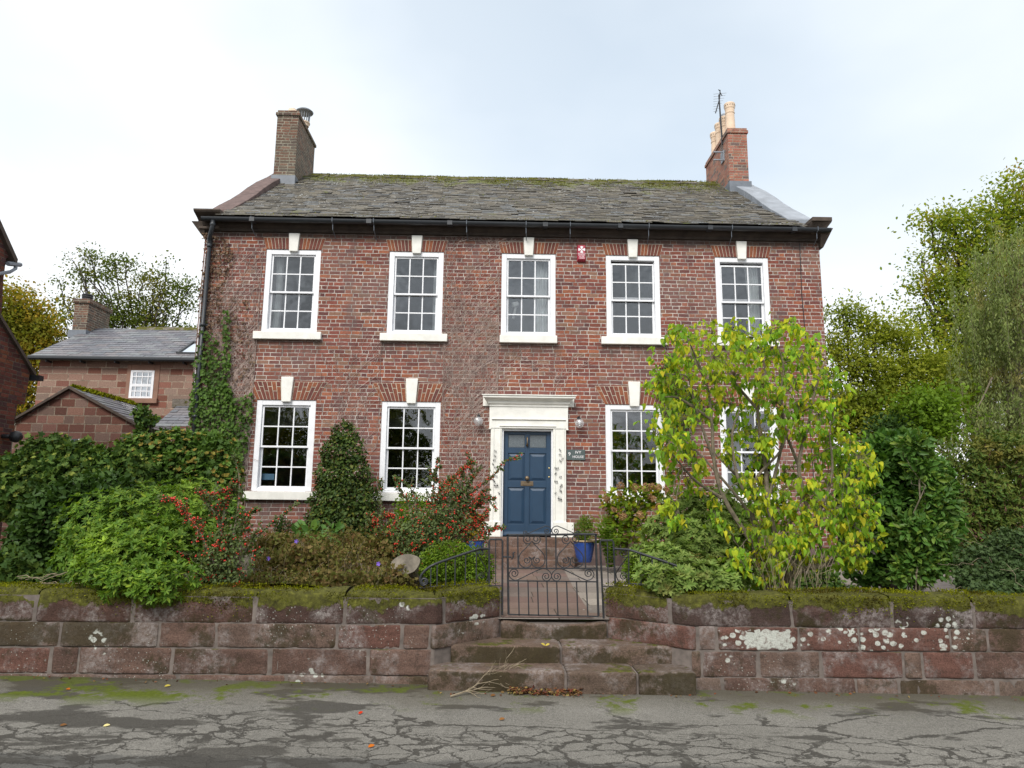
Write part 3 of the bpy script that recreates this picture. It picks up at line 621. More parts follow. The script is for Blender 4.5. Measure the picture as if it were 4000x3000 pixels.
# windows
def sash(mb, x0, x1, z0, z1, y, stile=.032, bar=.024, dep=.035):
    mb.box(x0, x0+stile, y, y+dep, z0, z1); mb.box(x1-stile, x1, y, y+dep, z0, z1)
    mb.box(x0+stile, x1-stile, y, y+dep, z1-stile, z1); mb.box(x0+stile, x1-stile, y, y+dep, z0, z0+stile+.004)
    w_ = (x1-x0-2*stile)/3
    zm = (z0+z1)/2
    for i in (1, 2):
        c = x0+stile+w_*i; mb.box(c-bar/2, c+bar/2, y+.004, y+dep-.004, z0+stile+.004, z1-stile)
    mb.box(x0+stile, x1-stile, y+.006, y+dep-.006, zm-bar/2, zm+bar/2)
def window(c, half, z0, z1, sillw, drop=0, curtain=None, up=True, label=None):
    fw, tb, bb = .105, .1, .055
    f = MB(); y0 = D+.012
    f.box(c-half, c-half+fw, y0, y0+.14, z0, z1); f.box(c+half-fw, c+half, y0, y0+.14, z0, z1)
    f.box(c-half+fw, c+half-fw, y0+.002, y0+.14, z1-tb, z1); f.box(c-half+fw, c+half-fw, y0+.002, y0+.14, z0, z0+bb)
    f.prism([(y0-.01, z0+.0), (y0+.04, z0), (y0+.04, z0+bb+.02)], 'x', c-half+fw+.002, c+half-fw-.002)
    fr = f.build('window', M['white'], house, bevel=.006, label=label)
    zi0, zi1 = z0+bb, z1-tb; zm = (zi0+zi1)/2
    s = MB(); sash(s, c-half+fw+.004, c+half-fw-.004, zm-.02-drop, zi1-.004-drop, y0+.035)
    s.build('upper_sash', M['white'], fr, bevel=.003)
    s = MB(); sash(s, c-half+fw+.002, c+half-fw-.002, zi0+.002, zm+.02, y0+.08, .04); s.build('lower_sash', M['white'], fr, bevel=.003)
    s = MB(); s.add([(c-half+fw, y0+.055, zm-drop), (c+half-fw, y0+.055, zm-drop), (c+half-fw, y0+.055, zi1-drop-.02), (c-half+fw, y0+.055, zi1-drop-.02)], [(0, 1, 2, 3)])
    s.add([(c-half+fw, y0+.1, zi0+.02), (c+half-fw, y0+.1, zi0+.02), (c+half-fw, y0+.1, zm), (c-half+fw, y0+.1, zm)], [(0, 1, 2, 3)])
    s.build('pane', M['glass'], fr)
    k = MB(); k.box(c-sillw[0], c+sillw[1], D-.085, D+.03, z0-.158, z0-.006)
    k.box(c-half, c+half, D+.0302, D+.28, z0-.15, z0-.003)
    k.build('sill', M['cream'], fr, bevel=.008)
    # keystone
    zt, zb, wt_, wb_, dp = (6.96, 6.58, .108, .085, .05) if up else (4.03, 3.54, .12, .088, .055)
    kk = MB(); kk.hexa([(c-wb_, D-dp, zb), (c+wb_, D-dp, zb), (c+wb_, D+.01, zb), (c-wb_, D+.01, zb)], [(c-wt_, D-dp, zt), (c+wt_, D-dp, zt), (c+wt_, D+.01, zt), (c-wt_, D+.01, zt)])
    kk.build('keystone', M['cream'], fr, bevel=.01)
    # gauged brick arch
    zb2, zt2, ext = (z1+.003, z1+.245, .08) if up else (z1+.003, z1+.36, .2)
    am = MB(); am.prism([(c-half-.01, zb2), (c+half+.01, zb2), (c+half+ext, zt2), (c-half-ext, zt2)], 'y', D-.002, D+.01)
    am.build('arch_mortar', M['mortar'], fr)
    ab = MB(); n = 17; y1 = D-.006
    for i in range(n):
        t0, t1 = (i+.08)/n, (i+.92)/n
        def bx(t): return c-half-.01+t*(2*half+.02)
        def tx(t): return c-half-ext+t*2*(half+ext)
        segs = [(0, .97)] if up else ([(0, .46), (.5, .98)] if i % 2 else [(0, .7), (.74, .98)])
        for s0, s1 in segs:
            q = []
            for (tt, ss) in ((t0, s0), (t1, s0), (t1, s1), (t0, s1)):
                q.append((bx(tt)+(tx(tt)-bx(tt))*ss, zb2+(zt2-zb2)*ss))
            ab.prism(q, 'y', y1, D+.004)
    ab.build('brick_arch', M['archbrick'], fr)
    if curtain:
        cm_ = MB(); 
        for (a, b2, flip) in curtain:
            n = 40; vs = []
            for i in range(n+1):
                t = i/n; x = a+(b2-a)*t; yy = D+.27+.035*math.sin(t*26+1.3*math.sin(t*9))
                sh = .1*(1-t) if flip else 0
                vs += [(x, yy, z0+.02), (x+sh*.5, yy-.01, (z0+z1)/2), (x, yy, z1)]
            fs = [(i*3+j, (i+1)*3+j, (i+1)*3+j+1, i*3+j+1) for i in range(n) for j in (0, 1)]
            cm_.add(vs, fs)
        cm_.build('curtain', M['curtain'], fr, smooth=True)
    return fr
mtb, ntb, bb_ = new_mat('gauged_brick', .9, None, .25)
_r = ntb.geo('Random Per Island'); _pos = ntb.geo('Position')
ntb.put(bb_.inputs['Base Color'], ntb.VM('SCALE', ntb.even(_r, [(.2,.07,.045),(.16,.058,.045),(.25,.09,.048),(.13,.052,.045),(.18,.065,.048)]), ntb.rng(ntb.noise(_pos, 30, 4), .3, .7, .75, 1.25)))
ntb.put(bb_.inputs['Normal'], ntb.bump(ntb.noise(_pos, 60, 3), .4, .004)); M['archbrick'] = mtb
window(WU[0], HALF, 4.93, 6.63, (.67, .65), curtain=[(WU[0]-.43, WU[0]-.27, 1), (WU[0]+.36, WU[0]+.44, 0)])
window(WU[1], HALF, 4.93, 6.63, (.66, .66), curtain=[(WU[1]+.33, WU[1]+.44, 0)])
window(WU[2], HALF, 4.93, 6.63, (.565, .57), curtain=[(WU[2]+.12, WU[2]+.43, 0)])
window(WU[3], HALF, 4.93, 6.63, (.66, .66), drop=.055)
window(WU[4], HALF, 4.93, 6.63, (.66, .66), drop=.055, curtain=[(WU[4]+.14, WU[4]+.44, 1)])
window(WD[0], .57, 1.83, 3.58, (.68, .68), up=False)
window(WD[1], .57, 1.83, 3.58, (.66, .66), up=False)
window(WD[3], .57, 1.83, 3.58, (.65, .65), up=False)
window(WD[4], .57, 1.83, 3.58, (.65, .65), up=False)

# door with surround
sur = MB()
yF = D-.07
sur.box(-.125, .088, yF, D+.12, 1.31, 3.075); sur.box(1.078, 1.325, yF, D+.12, 1.31, 3.075)
sur.box(-.155, 1.365, yF-.012, D+.12, 3.079, 3.50)
sur.box(.06, 1.106, yF-.001, D+.1, 3.072, 3.0785)
sr = sur.build('door_surround', M['cream'], house, bevel=.008)
q = MB()   # inner moulding, crossette lip, plinth blocks
for a, b2 in ((-.085, -.06), (.05, .066), (1.1, 1.116), (1.27, 1.295)): q.box(a, b2, yF-.018, yF+.002, 1.315, 3.07)
q.box(-.11, 1.32, yF-.04, yF-.01, 3.245, 3.262); q.box(.04, 1.13, yF-.03, yF-.0105, 3.115, 3.135)
q.box(-.165, -.12, yF-.02, yF+.05, 3.055, 3.078); q.box(1.325, 1.372, yF-.02, yF+.05, 3.055, 3.078)
q.build('moulding', M['cream'], sr, bevel=.004)
q = MB()
q.box(-.14, .091, yF-.03, D+.05, 1.03, 1.315)
q.box(-.28, -.1401, yF-.005, D+.05, 1.03, 1.305); q.build('plinth_block', M['cream'], sr, bevel=.008); q = MB(); q.box(1.075, 1.34, yF-.03, D+.05, 1.03, 1.315); q.box(1.3401, 1.47, yF-.005, D+.05, 1.03, 1.305)
q.build('plinth_block', M['cream'], sr, bevel=.008)
prof = [(D+.02, 3.5), (yF-.03, 3.5), (yF-.03, 3.53), (yF-.06, 3.555), (yF-.07, 3.6), (yF-.12, 3.64), (yF-.17, 3.655), (yF-.17, 3.69), (yF-.19, 3.695), (yF-.19, 3.712), (D+.02, 3.72)]
q = MB(); n = len(prof)
vs = []
for (yy, zz), _ in zip(prof, range(n)):
    e = max(0, (D-yy)-.1); vs.append((-.16-e*.9, yy, zz))
for (yy, zz), _ in zip(prof, range(n)):
    e = max(0, (D-yy)-.1); vs.append((1.37+e*.9, yy, zz))
q.add(vs, [(i, (i+1) % n, (i+1) % n+n, i+n) for i in range(n)]+[list(range(n-1, -1, -1)), list(range(n, 2*n))])
q.build('cornice', M['cream'], sr)
q = MB(); q.box(-.285, 1.49, D-.04, D-.001, 3.51, 3.7); q.build('cornice_backing', M['cream'], sr, bevel=.004)
jb = MB()
jb.box(.089, .125, D-.02, D+.2, 1.03, 3.07); jb.box(1.045, 1.077, D-.02, D+.2, 1.03, 3.07); jb.box(.125, 1.045, D-.02, D+.2, 3.035, 3.07)
jb.build('door_jamb', M['white'], house, bevel=.004)
DY = D+.07
dr = MB(); dx0, dx1, dz0, dz1 = .128, 1.042, 1.05, 3.03
xs_ = [dx0, dx0+.088, (dx0+dx1)/2-.045, (dx0+dx1)/2+.045, dx1-.088, dx1]
rows = [(dz0+.215, dz0+.905), (dz0+1.03, dz0+1.56), (dz0+1.67, dz0+1.92)]
dr.box(dx0, xs_[1], DY, DY+.045, dz0, dz1); dr.box(xs_[4], dx1, DY, DY+.045, dz0, dz1); dr.box(xs_[2], xs_[3], DY, DY+.045, dz0, dz1)
zz = [dz0]+[v for r in rows for v in r]+[dz1]
for a, b2 in ((xs_[1], xs_[2]), (xs_[3], xs_[4])):
    for i in (0, 2, 4, 6): dr.box(a, b2, DY+.001, DY+.045, zz[i], zz[i+1])
    for (r0, r1) in rows[:2]:
        dr.box(a, b2, DY+.022, DY+.03, r0, r1); e = .05
        dr.add([(a+.012, DY+.0218, r0+.012), (b2-.012, DY+.0218, r0+.012), (b2-.012, DY+.0218, r1-.012), (a+.012, DY+.0218, r1-.012),
                (a+e+.01, DY+.002, r0+e+.01), (b2-e-.01, DY+.002, r0+e+.01), (b2-e-.01, DY+.002, r1-e-.01), (a+e+.01, DY+.002, r1-e-.01)],
               [(0, 1, 5, 4), (1, 2, 6, 5), (2, 3, 7, 6), (3, 0, 4, 7), (4, 5, 6, 7)])
dr.prism([(DY-.0, dz0+.075), (DY-.045, dz0+.02), (DY-.045, dz0), (DY+.0, dz0)], 'x', dx0-.012, dx1+.006)
door = dr.build('door', M['door'], house, bevel=.003)
q = MB()
for a, b2 in ((xs_[1], xs_[2]), (xs_[3], xs_[4])): q.box(a+.006, b2-.006, DY+.018, DY+.026, rows[2][0]+.006, rows[2][1]-.006)
q.build('door_pane', M['door_glass'], door)
xm = (dx0+dx1)/2
q = MB(); q.lathe((xm, DY, 2.13), [(.014, 0), (.014, -.03), (.036, -.04), (.045, -.06), (.036, -.082), (.012, -.09)], 16, 'y'); q.build('door_knob', M['brass'], door, smooth=True)
q = MB(); q.box(xm-.12, xm+.12, DY-.012, DY, 1.985, 2.075); q.box(xm-.095, xm+.095, DY-.018, DY-.0121, 2.0, 2.045); q.box(xm-.09, xm+.09, DY-.02, DY-.0121, 2.05, 2.056)
q.build('letterbox', M['brass'], door, bevel=.003)
q = MB(); q.tube([(xm, DY-.01, 2.93), (xm, DY-.04, 2.9), (xm, DY-.045, 2.82), (xm, DY-.03, 2.75)], [.01, .016, .012, .024], 8); q.lathe((xm, DY-.0, 2.77), [(.028, 0), (.026, -.02), (.01, -.03)], 12, 'y'); q.lathe((xm, DY, 2.9), [(.02, 0), (.018, -.02)], 12, 'y')
q.build('door_knocker', M['brass'], door, smooth=True)
for z_ in (2.33, 2.16):
    q = MB(); q.lathe((dx1-.032, DY, z_), [(.016, 0), (.016, -.008), (.01, -.014)], 14, 'y'); q.build('lock', M['gold'], door, smooth=True)

# eaves cornice, roof, copings
q = MB(); q.prism([(D+.01, 6.98), (D-.05, 6.98), (D-.06, 7.03), (D-.12, 7.07), (D-.16, 7.13), (D-.17, 7.19), (D+.01, 7.19)], 'x', HX0-.02, HX1+.08)
q.build('eaves_cornice', simple('dark_eaves_stone', (.045,.034,.028), .95, .35, 5, bump=.4), house, bevel=.006)  # given a darker base colour than the other cornice stone
def roofz(y):   # slates sweep up more gently over the eaves
    t = max(0, min(1, (y-13.4)/(RY-13.4)))
    return 7.2+(RZ-7.2)*(t*.96+.04*t*t)-.05*math.sin(math.pi*t)
q = MB(); n = 12
for i in range(n):
    ya, yb = 13.42+(RY-13.42)*i/n, 13.42+(RY-13.42)*(i+1)/n
    q.add([(-5.7, ya, roofz(ya)-.045), (6.2, ya, roofz(ya)-.045), (6.2, yb, roofz(yb)-.045), (-5.7, yb, roofz(yb)-.045)], [(0, 1, 2, 3)])
q.add([(-5.9, RY, RZ-.05), (6.5, RY, RZ-.05), (6.5, BACK+.2, 7.2), (-5.9, BACK+.2, 7.2)], [(0, 1, 2, 3)])
roof = q.build('roof', M['slate'], house)
sl_ = MB(); rg = np.random.default_rng(5); y = 13.38; row = 0
while y < RY-.08:
    t = (y-13.38)/(RY-13.38); gauge = .14-.04*t; x = -5.62-rg.uniform(0, .2)
    while x < 6.15:
        w_ = rg.uniform(.16, .36)*(1.1-.3*t); x1 = min(x+w_-.006, 6.16); xa = max(x, -5.62)
        if x1 > xa+.03:
            z0 = roofz(y)+.012+rg.normal()*.004; dy_ = rg.normal()*.008; y2 = min(y+gauge*1.7, RY); tk = rg.uniform(.009, .02)
            za, zb = z0+rg.normal()*.004, z0+rg.normal()*.004; zt = roofz(y2)-.012
            sl_.hexa([(xa, y+dy_, za), (x1, y+dy_, zb), (x1, y2, zt), (xa, y2, zt)], [(xa, y+dy_, za+tk), (x1, y+dy_, zb+tk), (x1, y2, zt+tk), (xa, y2, zt+tk)])
        x += w_
    y += gauge*.92; row += 1
sl_.build('slates', M['slate'], roof)
q = MB(); x = -5.1
while x < 5.75:
    w_ = rg.uniform(.42, .6); zz_ = RZ+.015+rg.normal()*.008
    q.prism([(RY-.17, zz_-.1), (RY-.03, zz_+.035), (RY+.03, zz_+.035), (RY+.17, zz_-.1), (RY+.13, zz_-.13), (RY-.13, zz_-.13)], 'x', x, min(x+w_-.01, 5.78)); x += w_
M['ridge'] = stone_mat('mossy_ridge_stone', [(.15,.14,.12),(.18,.16,.13)], .58, True, None, .4)
q.build('ridge_stone', M['ridge'], roof, bevel=.008)
rg3 = np.random.default_rng(8)   # moss cushions on ridge and slates
n = 11000; mx = rg3.uniform(-5.0, 5.8, n); my = RY-np.abs(rg3.normal(size=n))*.34
keep = (np.sin(mx*1.7)+np.sin(mx*4.3+2)+rg3.normal(size=n)*.8) > -.3; mx, my = mx[keep], np.maximum(my, 13.5)[keep]
n2 = 900; cx_ = rg3.choice([4.55, 4.9, 3.7, 1.2, 5.45, -1.3, -3.3, 2.6, .3], n2); cy_ = rg3.choice([17.0, 16.8, 17.3, 15.6], n2)
mx = np.concatenate([mx, cx_+rg3.normal(size=n2)*.13, rg3.uniform(-5, 6, 500)]); my = np.concatenate([my, cy_+rg3.normal(size=n2)*.16, 13.42+np.abs(rg3.normal(size=500))*.12])
mp = np.stack([mx, my, np.array([roofz(a)+.018 for a in my])+(my > RY-.15)*.05], 1)
mn = unit(np.array([[0, -.55, .8]])+rg3.normal(size=mp.shape)*.7)
leaves('moss', mp, mn, unit(rg3.normal(size=mp.shape)), rg3.uniform(.012, .032, len(mp)), 'oval', L['moss'], roof)

def coping(xo, xi, mat, name, ys, lip):
    mb = MB()
    for i in range(len(ys)-1):
        ya, yb = ys[i][0], ys[i+1][0]-.008; za, zb = ys[i][1], ys[i+1][1]
        a, b2 = min(xo, xi), max(xo, xi)
        mb.hexa([(a, ya, za-.22), (b2, ya, za-.22), (b2, yb, zb-.22), (a, yb, zb-.22)], [(a, ya, za), (b2, ya, za), (b2, yb, zb), (a, yb, zb)])
    return mb.build(name, mat, house, bevel=.012)
cy = [(13.95, 7.56), (14.35, 7.84), (14.8, 8.14), (15.3, 8.5), (15.85, 8.93), (16.4, 9.33), (17.0, 9.72), (17.9, 10.36)]
coping(-5.95, -5.55, M['stone_red'], 'coping', cy, 0)
coping(6.55, 6.02, M['lead'], 'coping', [(a, b2+.02) for a, b2 in cy[::1]], 0)
def kneeler(xa, xb, name):
    mb = MB()
    prof = [(14.0, 7.15), (13.72, 7.15), (13.68, 7.2), (13.6, 7.24), (13.45, 7.29), (13.42, 7.32), (13.42, 7.35), (14.02, 7.42)]
    mb.prism(prof, 'x', xa, xb); mb.box(xa+.06, xb-.06, 13.6, 13.98, 7.0, 7.149); return mb
k = kneeler(-6.08, -5.56, 'k'); k.build('kneeler', M['stone_cornice'], house, bevel=.01)
k = MB(); k.hexa([(6.3, 13.55, 7.1), (6.52, 13.5, 7.1), (6.52, 14, 7.1), (6.3, 14, 7.1)], [(6.26, 13.4, 7.3), (6.66, 13.36, 7.3), (6.66, 14, 7.3), (6.26, 14, 7.3)])
k.box(6.26, 6.66, 13.355, 14.0, 7.301, 7.39); k.build('kneeler', M['stone_cornice'], house, bevel=.012)
k = MB(); k.hexa([(HX1+.0, D-.06, 6.85), (HX1+.06, D-.06, 6.85), (HX1+.06, 14.1, 6.85), (HX1+.0, 14.1, 6.85)], [(HX1-.05, D-.24, 7.2), (6.72, D-.24, 7.2), (6.72, 14.1, 7.2), (HX1-.05, 14.1, 7.2)])
k.build('corner_corbel', M['stone_cornice'], house, bevel=.008); k = MB(); k.hexa([(-5.99, D-.03, 6.9), (HX0, D-.03, 6.9), (HX0, 14.1, 6.9), (-5.99, 14.1, 6.9)], [(-6.16, D-.14, 7.14), (HX0+.02, D-.14, 7.14), (HX0+.02, 14.1, 7.14), (-6.16, 14.1, 7.14)])
k.build('corner_corbel', M['stone_cornice'], house, bevel=.008)
M['bracket'] = simple('grey_bracket', (.13,.15,.18), .5)
# gutter, brackets, downpipe
q = MB(); GY, GZ = D-.25, 7.17; n = 10
vs = []; xsg = [-5.9, 6.64]
for x in xsg:
    for i in range(n+1):
        a = math.pi+math.pi*i/n; vs.append((x, GY+.07*math.cos(a), GZ+.075*math.sin(a)))
    for i in range(n+1):
        a = 2*math.pi-math.pi*i/n; vs.append((x, GY+.06*math.cos(a), GZ+.065*math.sin(a)))
m_ = 2*(n+1)
q.add(vs, [(i, (i+1) % m_, (i+1) % m_+m_, i+m_) for i in range(m_)]+[list(range(m_-1, -1, -1)), list(range(m_, 2*m_))])
for x in (-4.9, -2.6, -1.0, .9, 2.4, 4.2, 5.9): q.box(x-.05, x+.05, GY-.078, GY+.07, GZ-.082, GZ+.004)
gut = q.build('gutter', M['black_pipe'], house)
for px in (983, 1299, 1460, 1822, 2054, 2226, 2532, 2855, 3187):
    x = P(px, 930, D-.2)[0]
    q = MB(); q.tube([(x, GY-.075, GZ+.02), (x, GY-.07, GZ-.06), (x, GY, GZ-.09), (x+.004, GY+.01, GZ-.2), (x+.02, D-.005, GZ-.3)], .008, 5); q.build('bracket', M['bracket'], gut)
q = MB(); dpx = -5.78
q.tube([(dpx+.1, GY, GZ-.06), (dpx+.1, GY, GZ-.16), (dpx+.07, GY+.03, GZ-.26), (dpx+.01, GY+.12, GZ-.38), (dpx, D-.08, GZ-.45), (dpx, D-.08, GZ-.55)], .045, 12)
q.tube([(dpx, D-.08, GZ-.5), (dpx, D-.08, 1.2)], .038, 12)
for z_ in (GZ-.14, GZ-.4, GZ-.52): q.lathe((dpx+(.1 if z_ > 7 else 0), GY if z_ > 7 else D-.08, z_-.03), [(.05, 0), (.054, .01), (.054, .05), (.05, .06)], 14)
for z_ in (5.0, 3.2): q.lathe((dpx, D-.08, z_), [(.05, 0), (.05, .06)], 12); q.box(dpx-.09, dpx+.09, D-.04, D-.001, z_, z_+.06)
q.build('downpipe', M['black_pipe'], house, smooth=True)
q = MB(); q.tube([(-5.87, D-.03, 6.55), (-5.88, D-.03, 5.5), (-5.86, D-.03, 3.4)], .011, 5); q.build('pale_cable', M['lettering'], house)
q = MB(); q.tube([(6.12, D-.012, 6.95), (6.1, D-.012, 5.9), (6.13, D-.012, 4.7), (6.11, D-.012, 3.2), (6.13, D-.012, 1)], .008, 5); q.build('black_cable', M['iron'], house)

# chimneys
def chimney(x0, x1, y0, y1, z0, z1, mat, steps):
    mb = MB(); mb.box(x0, x1, y0, y1, z0, z1)
    zz_ = z1
    for e, h in steps: mb.box(x0-e, x1+e, y0-e, y1+e, zz_+.001, zz_+h); zz_ += h
    return mb.build('chimney', mat, roof, bevel=.006), zz_
a0, a1 = P(1078, 690, 17.0), P(1160, 690, 17.0)
tl = P(1085, 452, 17.0)
chL, zt = chimney(-5.75, -5.21, 16.95, 18.6, 9.3, 11.4, M['brick_chimney_old'], [(.035, .08), (.0, .07)])
q = MB(); q.box(-5.78, -5.18, 16.88, 18.6, 9.5, 9.74); q.build('flashing', M['lead_dark'], chL)
q = MB(); q.lathe((-5.45, 17.2, zt), [(.12, 0), (.13, .05), (.13, .1), (.1, .14), (.1, .16)], 16); q.build('chimney_pot', M['terracotta'], chL)
q = MB()
q.lathe((-5.3, 17.75, zt), [(.13, 0), (.14, .06), (.16, .08), (.16, .11)], 18); q.build('chimney_pot', M['terracotta'], chL)
q = MB(); q.lathe((-5.3, 17.75, zt+.4), [(.22, 0), (.23, .02), (.17, .07), (.03, .11)], 22)
for k_ in range(14):
    a = 2*math.pi*k_/14; q.tube([(-5.3+.13*math.cos(a), 17.75+.13*math.sin(a), zt+.1), (-5.3+.15*math.cos(a), 17.75+.15*math.sin(a), zt+.41)], .009, 4)
q.build('flue_cowl', M['lead'], chL)
chR, zt = chimney(5.88, 6.38, 17.0, 18.95, 9.3, 11.2, M['brick_chimney_new'], [(.03, .08), (.005, .07)])
q = MB(); q.box(5.85, 6.42, 16.93, 18.97, 9.5, 9.85); q.build('flashing', M['lead_dark'], chR)
for i, (yy, hh, wd) in enumerate(((17.35, .88, .0), (17.8, .74, 0), (18.2, .78, 0), (18.62, .74, 0))):
    q = MB(); xx = 6.08
    q.lathe((xx, yy, zt), [(.14, 0), (.13, .06), (.115, hh-.3), (.127, hh-.28), (.127, hh-.26), (.115, hh-.25), (.123, hh-.16), (.134, hh-.14), (.148, hh-.02), (.14, hh), (.11, hh), (.11, hh-.1)], 22)
    q.cur = 1
    for k_ in range(14):
        a = 2*math.pi*k_/14; q.lathe((xx+.14*math.cos(a), yy+.14*math.sin(a), zt+hh-.075), [(.0, -.015), (.015, 0), (.0, .015)], 8)
    pot = q.build('chimney_pot', [M['terracotta'], M['iron']], chR)
    if i == 1:
        q = MB(); q.lathe((xx, yy, zt+hh), [(.12, 0), (.11, .05), (.08, .1), (.02, .12)], 14); q.build('bird_guard', M['lead'], pot)
# aerial
ax_, ay_ = 5.62, 17.4
aer = thing('tv_aerial', (ax_, ay_, 10.9), 'thin dark television aerial on a mast strapped to the right chimney', 'aerial')
p0, p1, p2, p3 = P(2822, 565, ay_), P(2808, 370, ay_), P(2811, 385, ay_), P(2795, 442, ay_)
q = MB(); q.tube([p0, P(2815, 470, ay_), p1], [.024, .022, .018], 8); q.build('mast', M['iron'], aer)
q = MB(); q.tube([P(2813, 352, ay_), p2, p3], .014, 6)
for k_ in range(4): q.tube([P(2813, 355+k_*3, ay_), P(2806+k_*5, 350+k_*8, ay_)], .012, 4)
q.build('boom', M['iron'], aer)
q = MB()
for k_ in range(8):
    t = k_/7; pa, pb = P(2787-0*t, 368+t*68, ay_), P(2838-33*t, 363+t*70, ay_); q.tube([pa, pb], .0045, 4)
q.build('element', M['lead'], aer)
q = MB(); q.box(5.6, 5.875, ay_-.06, ay_-.03, 10.62, 10.65); q.box(5.6, 5.875, ay_-.06, ay_-.03, 10.84, 10.87); q.box(5.85, 5.877, ay_-.09, ay_+.15, 10.6, 10.9)
q.build('wall_bracket', M['lead'], aer)

# text helper
def text_mesh(body, size, loc, name, mat, parent, align='CENTER', extr=.002, sx=1.0):
    cu = bpy.data.curves.new(name, 'FONT'); cu.body = body; cu.size = size; cu.align_x = align; cu.align_y = 'CENTER'; cu.extrude = extr; cu.space_line = .95
    to = bpy.data.objects.new('tmp', cu); col.objects.link(to)
    dg = bpy.context.evaluated_depsgraph_get(); me = bpy.data.meshes.new_from_object(to.evaluated_get(dg))
    bpy.data.objects.remove(to); bpy.data.curves.remove(cu)
    me.transform(Matrix.Diagonal((sx, 1, 1, 1))); me.transform(Matrix.Rotation(math.pi/2, 4, 'X'))
    og = origin_of(parent); me.transform(Matrix.Translation(Vector(loc)-og))
    me.materials.clear(); me.materials.append(mat); me.name = name
    o = bpy.data.objects.new(name, me); col.objects.link(o); o.parent = parent; return o
# name plate
c0, c1 = P(2213, 1797, D), P(2285, 1757, D)
sg = thing('name_plate', (c0[0], D, c0[2]), 'grey green slate plate lettered 9 IVY HOUSE on the brick right of the door', 'sign')
q = MB(); q.box(c0[0], c1[0], D-.022, D-.002, c0[2], c1[2]); q.build('plate', M['slate_plate'], sg, bevel=.002)
wd_, hd_ = c1[0]-c0[0], c1[2]-c0[2]
text_mesh('9', .095, (c0[0]+wd_*.15, D-.024, c0[2]+hd_*.55), 'lettering', M['lettering'], sg)
text_mesh('IVY', .075, (c0[0]+wd_*.62, D-.024, c0[2]+hd_*.73), 'lettering', M['lettering'], sg, sx=1.1)
text_mesh('HOUSE', .068, (c0[0]+wd_*.62, D-.024, c0[2]+hd_*.3), 'lettering', M['lettering'], sg, sx=1.0)
# alarm box
a0, a1 = P(2254, 1023, D), P(2287, 962, D)
al = thing('alarm_box', (a0[0], D, a0[2]), 'red burglar alarm box with white cross emblem high on the brick wall', 'alarm box')
x0, x1, z0, z1 = a0[0], a1[0], a0[2], a1[2]
q = MB(); q.hexa([(x0, D-.02, z0), (x1, D-.02, z0), (x1, D-.002, z0), (x0, D-.002, z0)], [(x0, D-.02, z1), (x1, D-.02, z1), (x1, D-.002, z1), (x0, D-.002, z1)])
q.hexa([(x0+.018, D-.08, z0+.03), (x1-.018, D-.08, z0+.03), (x1, D-.0201, z0), (x0, D-.0201, z0)], [(x0+.018, D-.08, z1-.01), (x1-.018, D-.08, z1-.01), (x1, D-.0201, z1), (x0, D-.0201, z1)])
q.build('casing', M['red_box'], al, bevel=.004)
xc = (x0+x1)/2; zc = z0+(z1-z0)*.7; q = MB()
for k_ in range(4):
    a = math.pi/2*k_; pts = [(.008, -.006), (.06, -.032), (.068, -.018), (.071, 0), (.068, .018), (.06, .032), (.008, .006)]
    q.prism([(xc+math.cos(a)*u-math.sin(a)*v_, zc+math.sin(a)*u+math.cos(a)*v_) for u, v_ in pts], 'y', D-.0825, D-.0801)
q.build('cross_emblem', M['lettering'], al)
for t_, zz_ in (('SECURITY', .44), ('SYSTEMS', .345), ('01228', .25), ('520528', .155)):
    text_mesh(t_, .037, (xc, D-.081, z0+(z1-z0)*zz_), 'lettering', M['lettering'], al)
# globe wall lamps
for px, py, lb in ((1869, 1645, 'ribbed glass globe lamp on the brick wall left of the front door'), (2264, 1654, 'ribbed glass globe lamp on the brick wall right of the front door')):
    c = P(px, py, D-.16); lm_ = thing('wall_lamp', (c[0], D, c[2]), lb, 'lamp', 'globe lamps either side of the door')
    q = MB(); n = 28; vs = []; R0 = .088
    for i in range(1, 12):
        th = math.pi*i/12
        for k_ in range(n):
            a = 2*math.pi*k_/n; rr = R0*math.sin(th)*(1+.035*(k_ % 2)); vs.append((c[0]+rr*math.cos(a), c[1]+rr*math.sin(a), c[2]+R0*math.cos(th)))
    q.add(vs, [(i*n+k_, (i+1)*n+k_, (i+1)*n+(k_+1) % n, i*n+(k_+1) % n) for i in range(10) for k_ in range(n)])
    q.build('globe', M['globe'], lm_)
    q = MB(); q.lathe((c[0], c[1], c[2]-.035), [(.012, 0), (.02, .02), (.02, .05), (.012, .07)], 10); q.build('bulb', M['curtain'], lm_)
    q = MB(); q.tube([(c[0], c[1], c[2]+.08), (c[0], c[1], c[2]+.13), (c[0], D-.1, c[2]+.155), (c[0], D-.01, c[2]+.12)], .009, 6); q.lathe((c[0], c[1], c[2]+.07), [(.03, 0), (.03, .02), (.012, .035)], 12); q.lathe((c[0], D, c[2]+.12), [(.035, -.002), (.03, -.02)], 12, 'y')
    q.build('lamp_bracket', M['iron'], lm_)
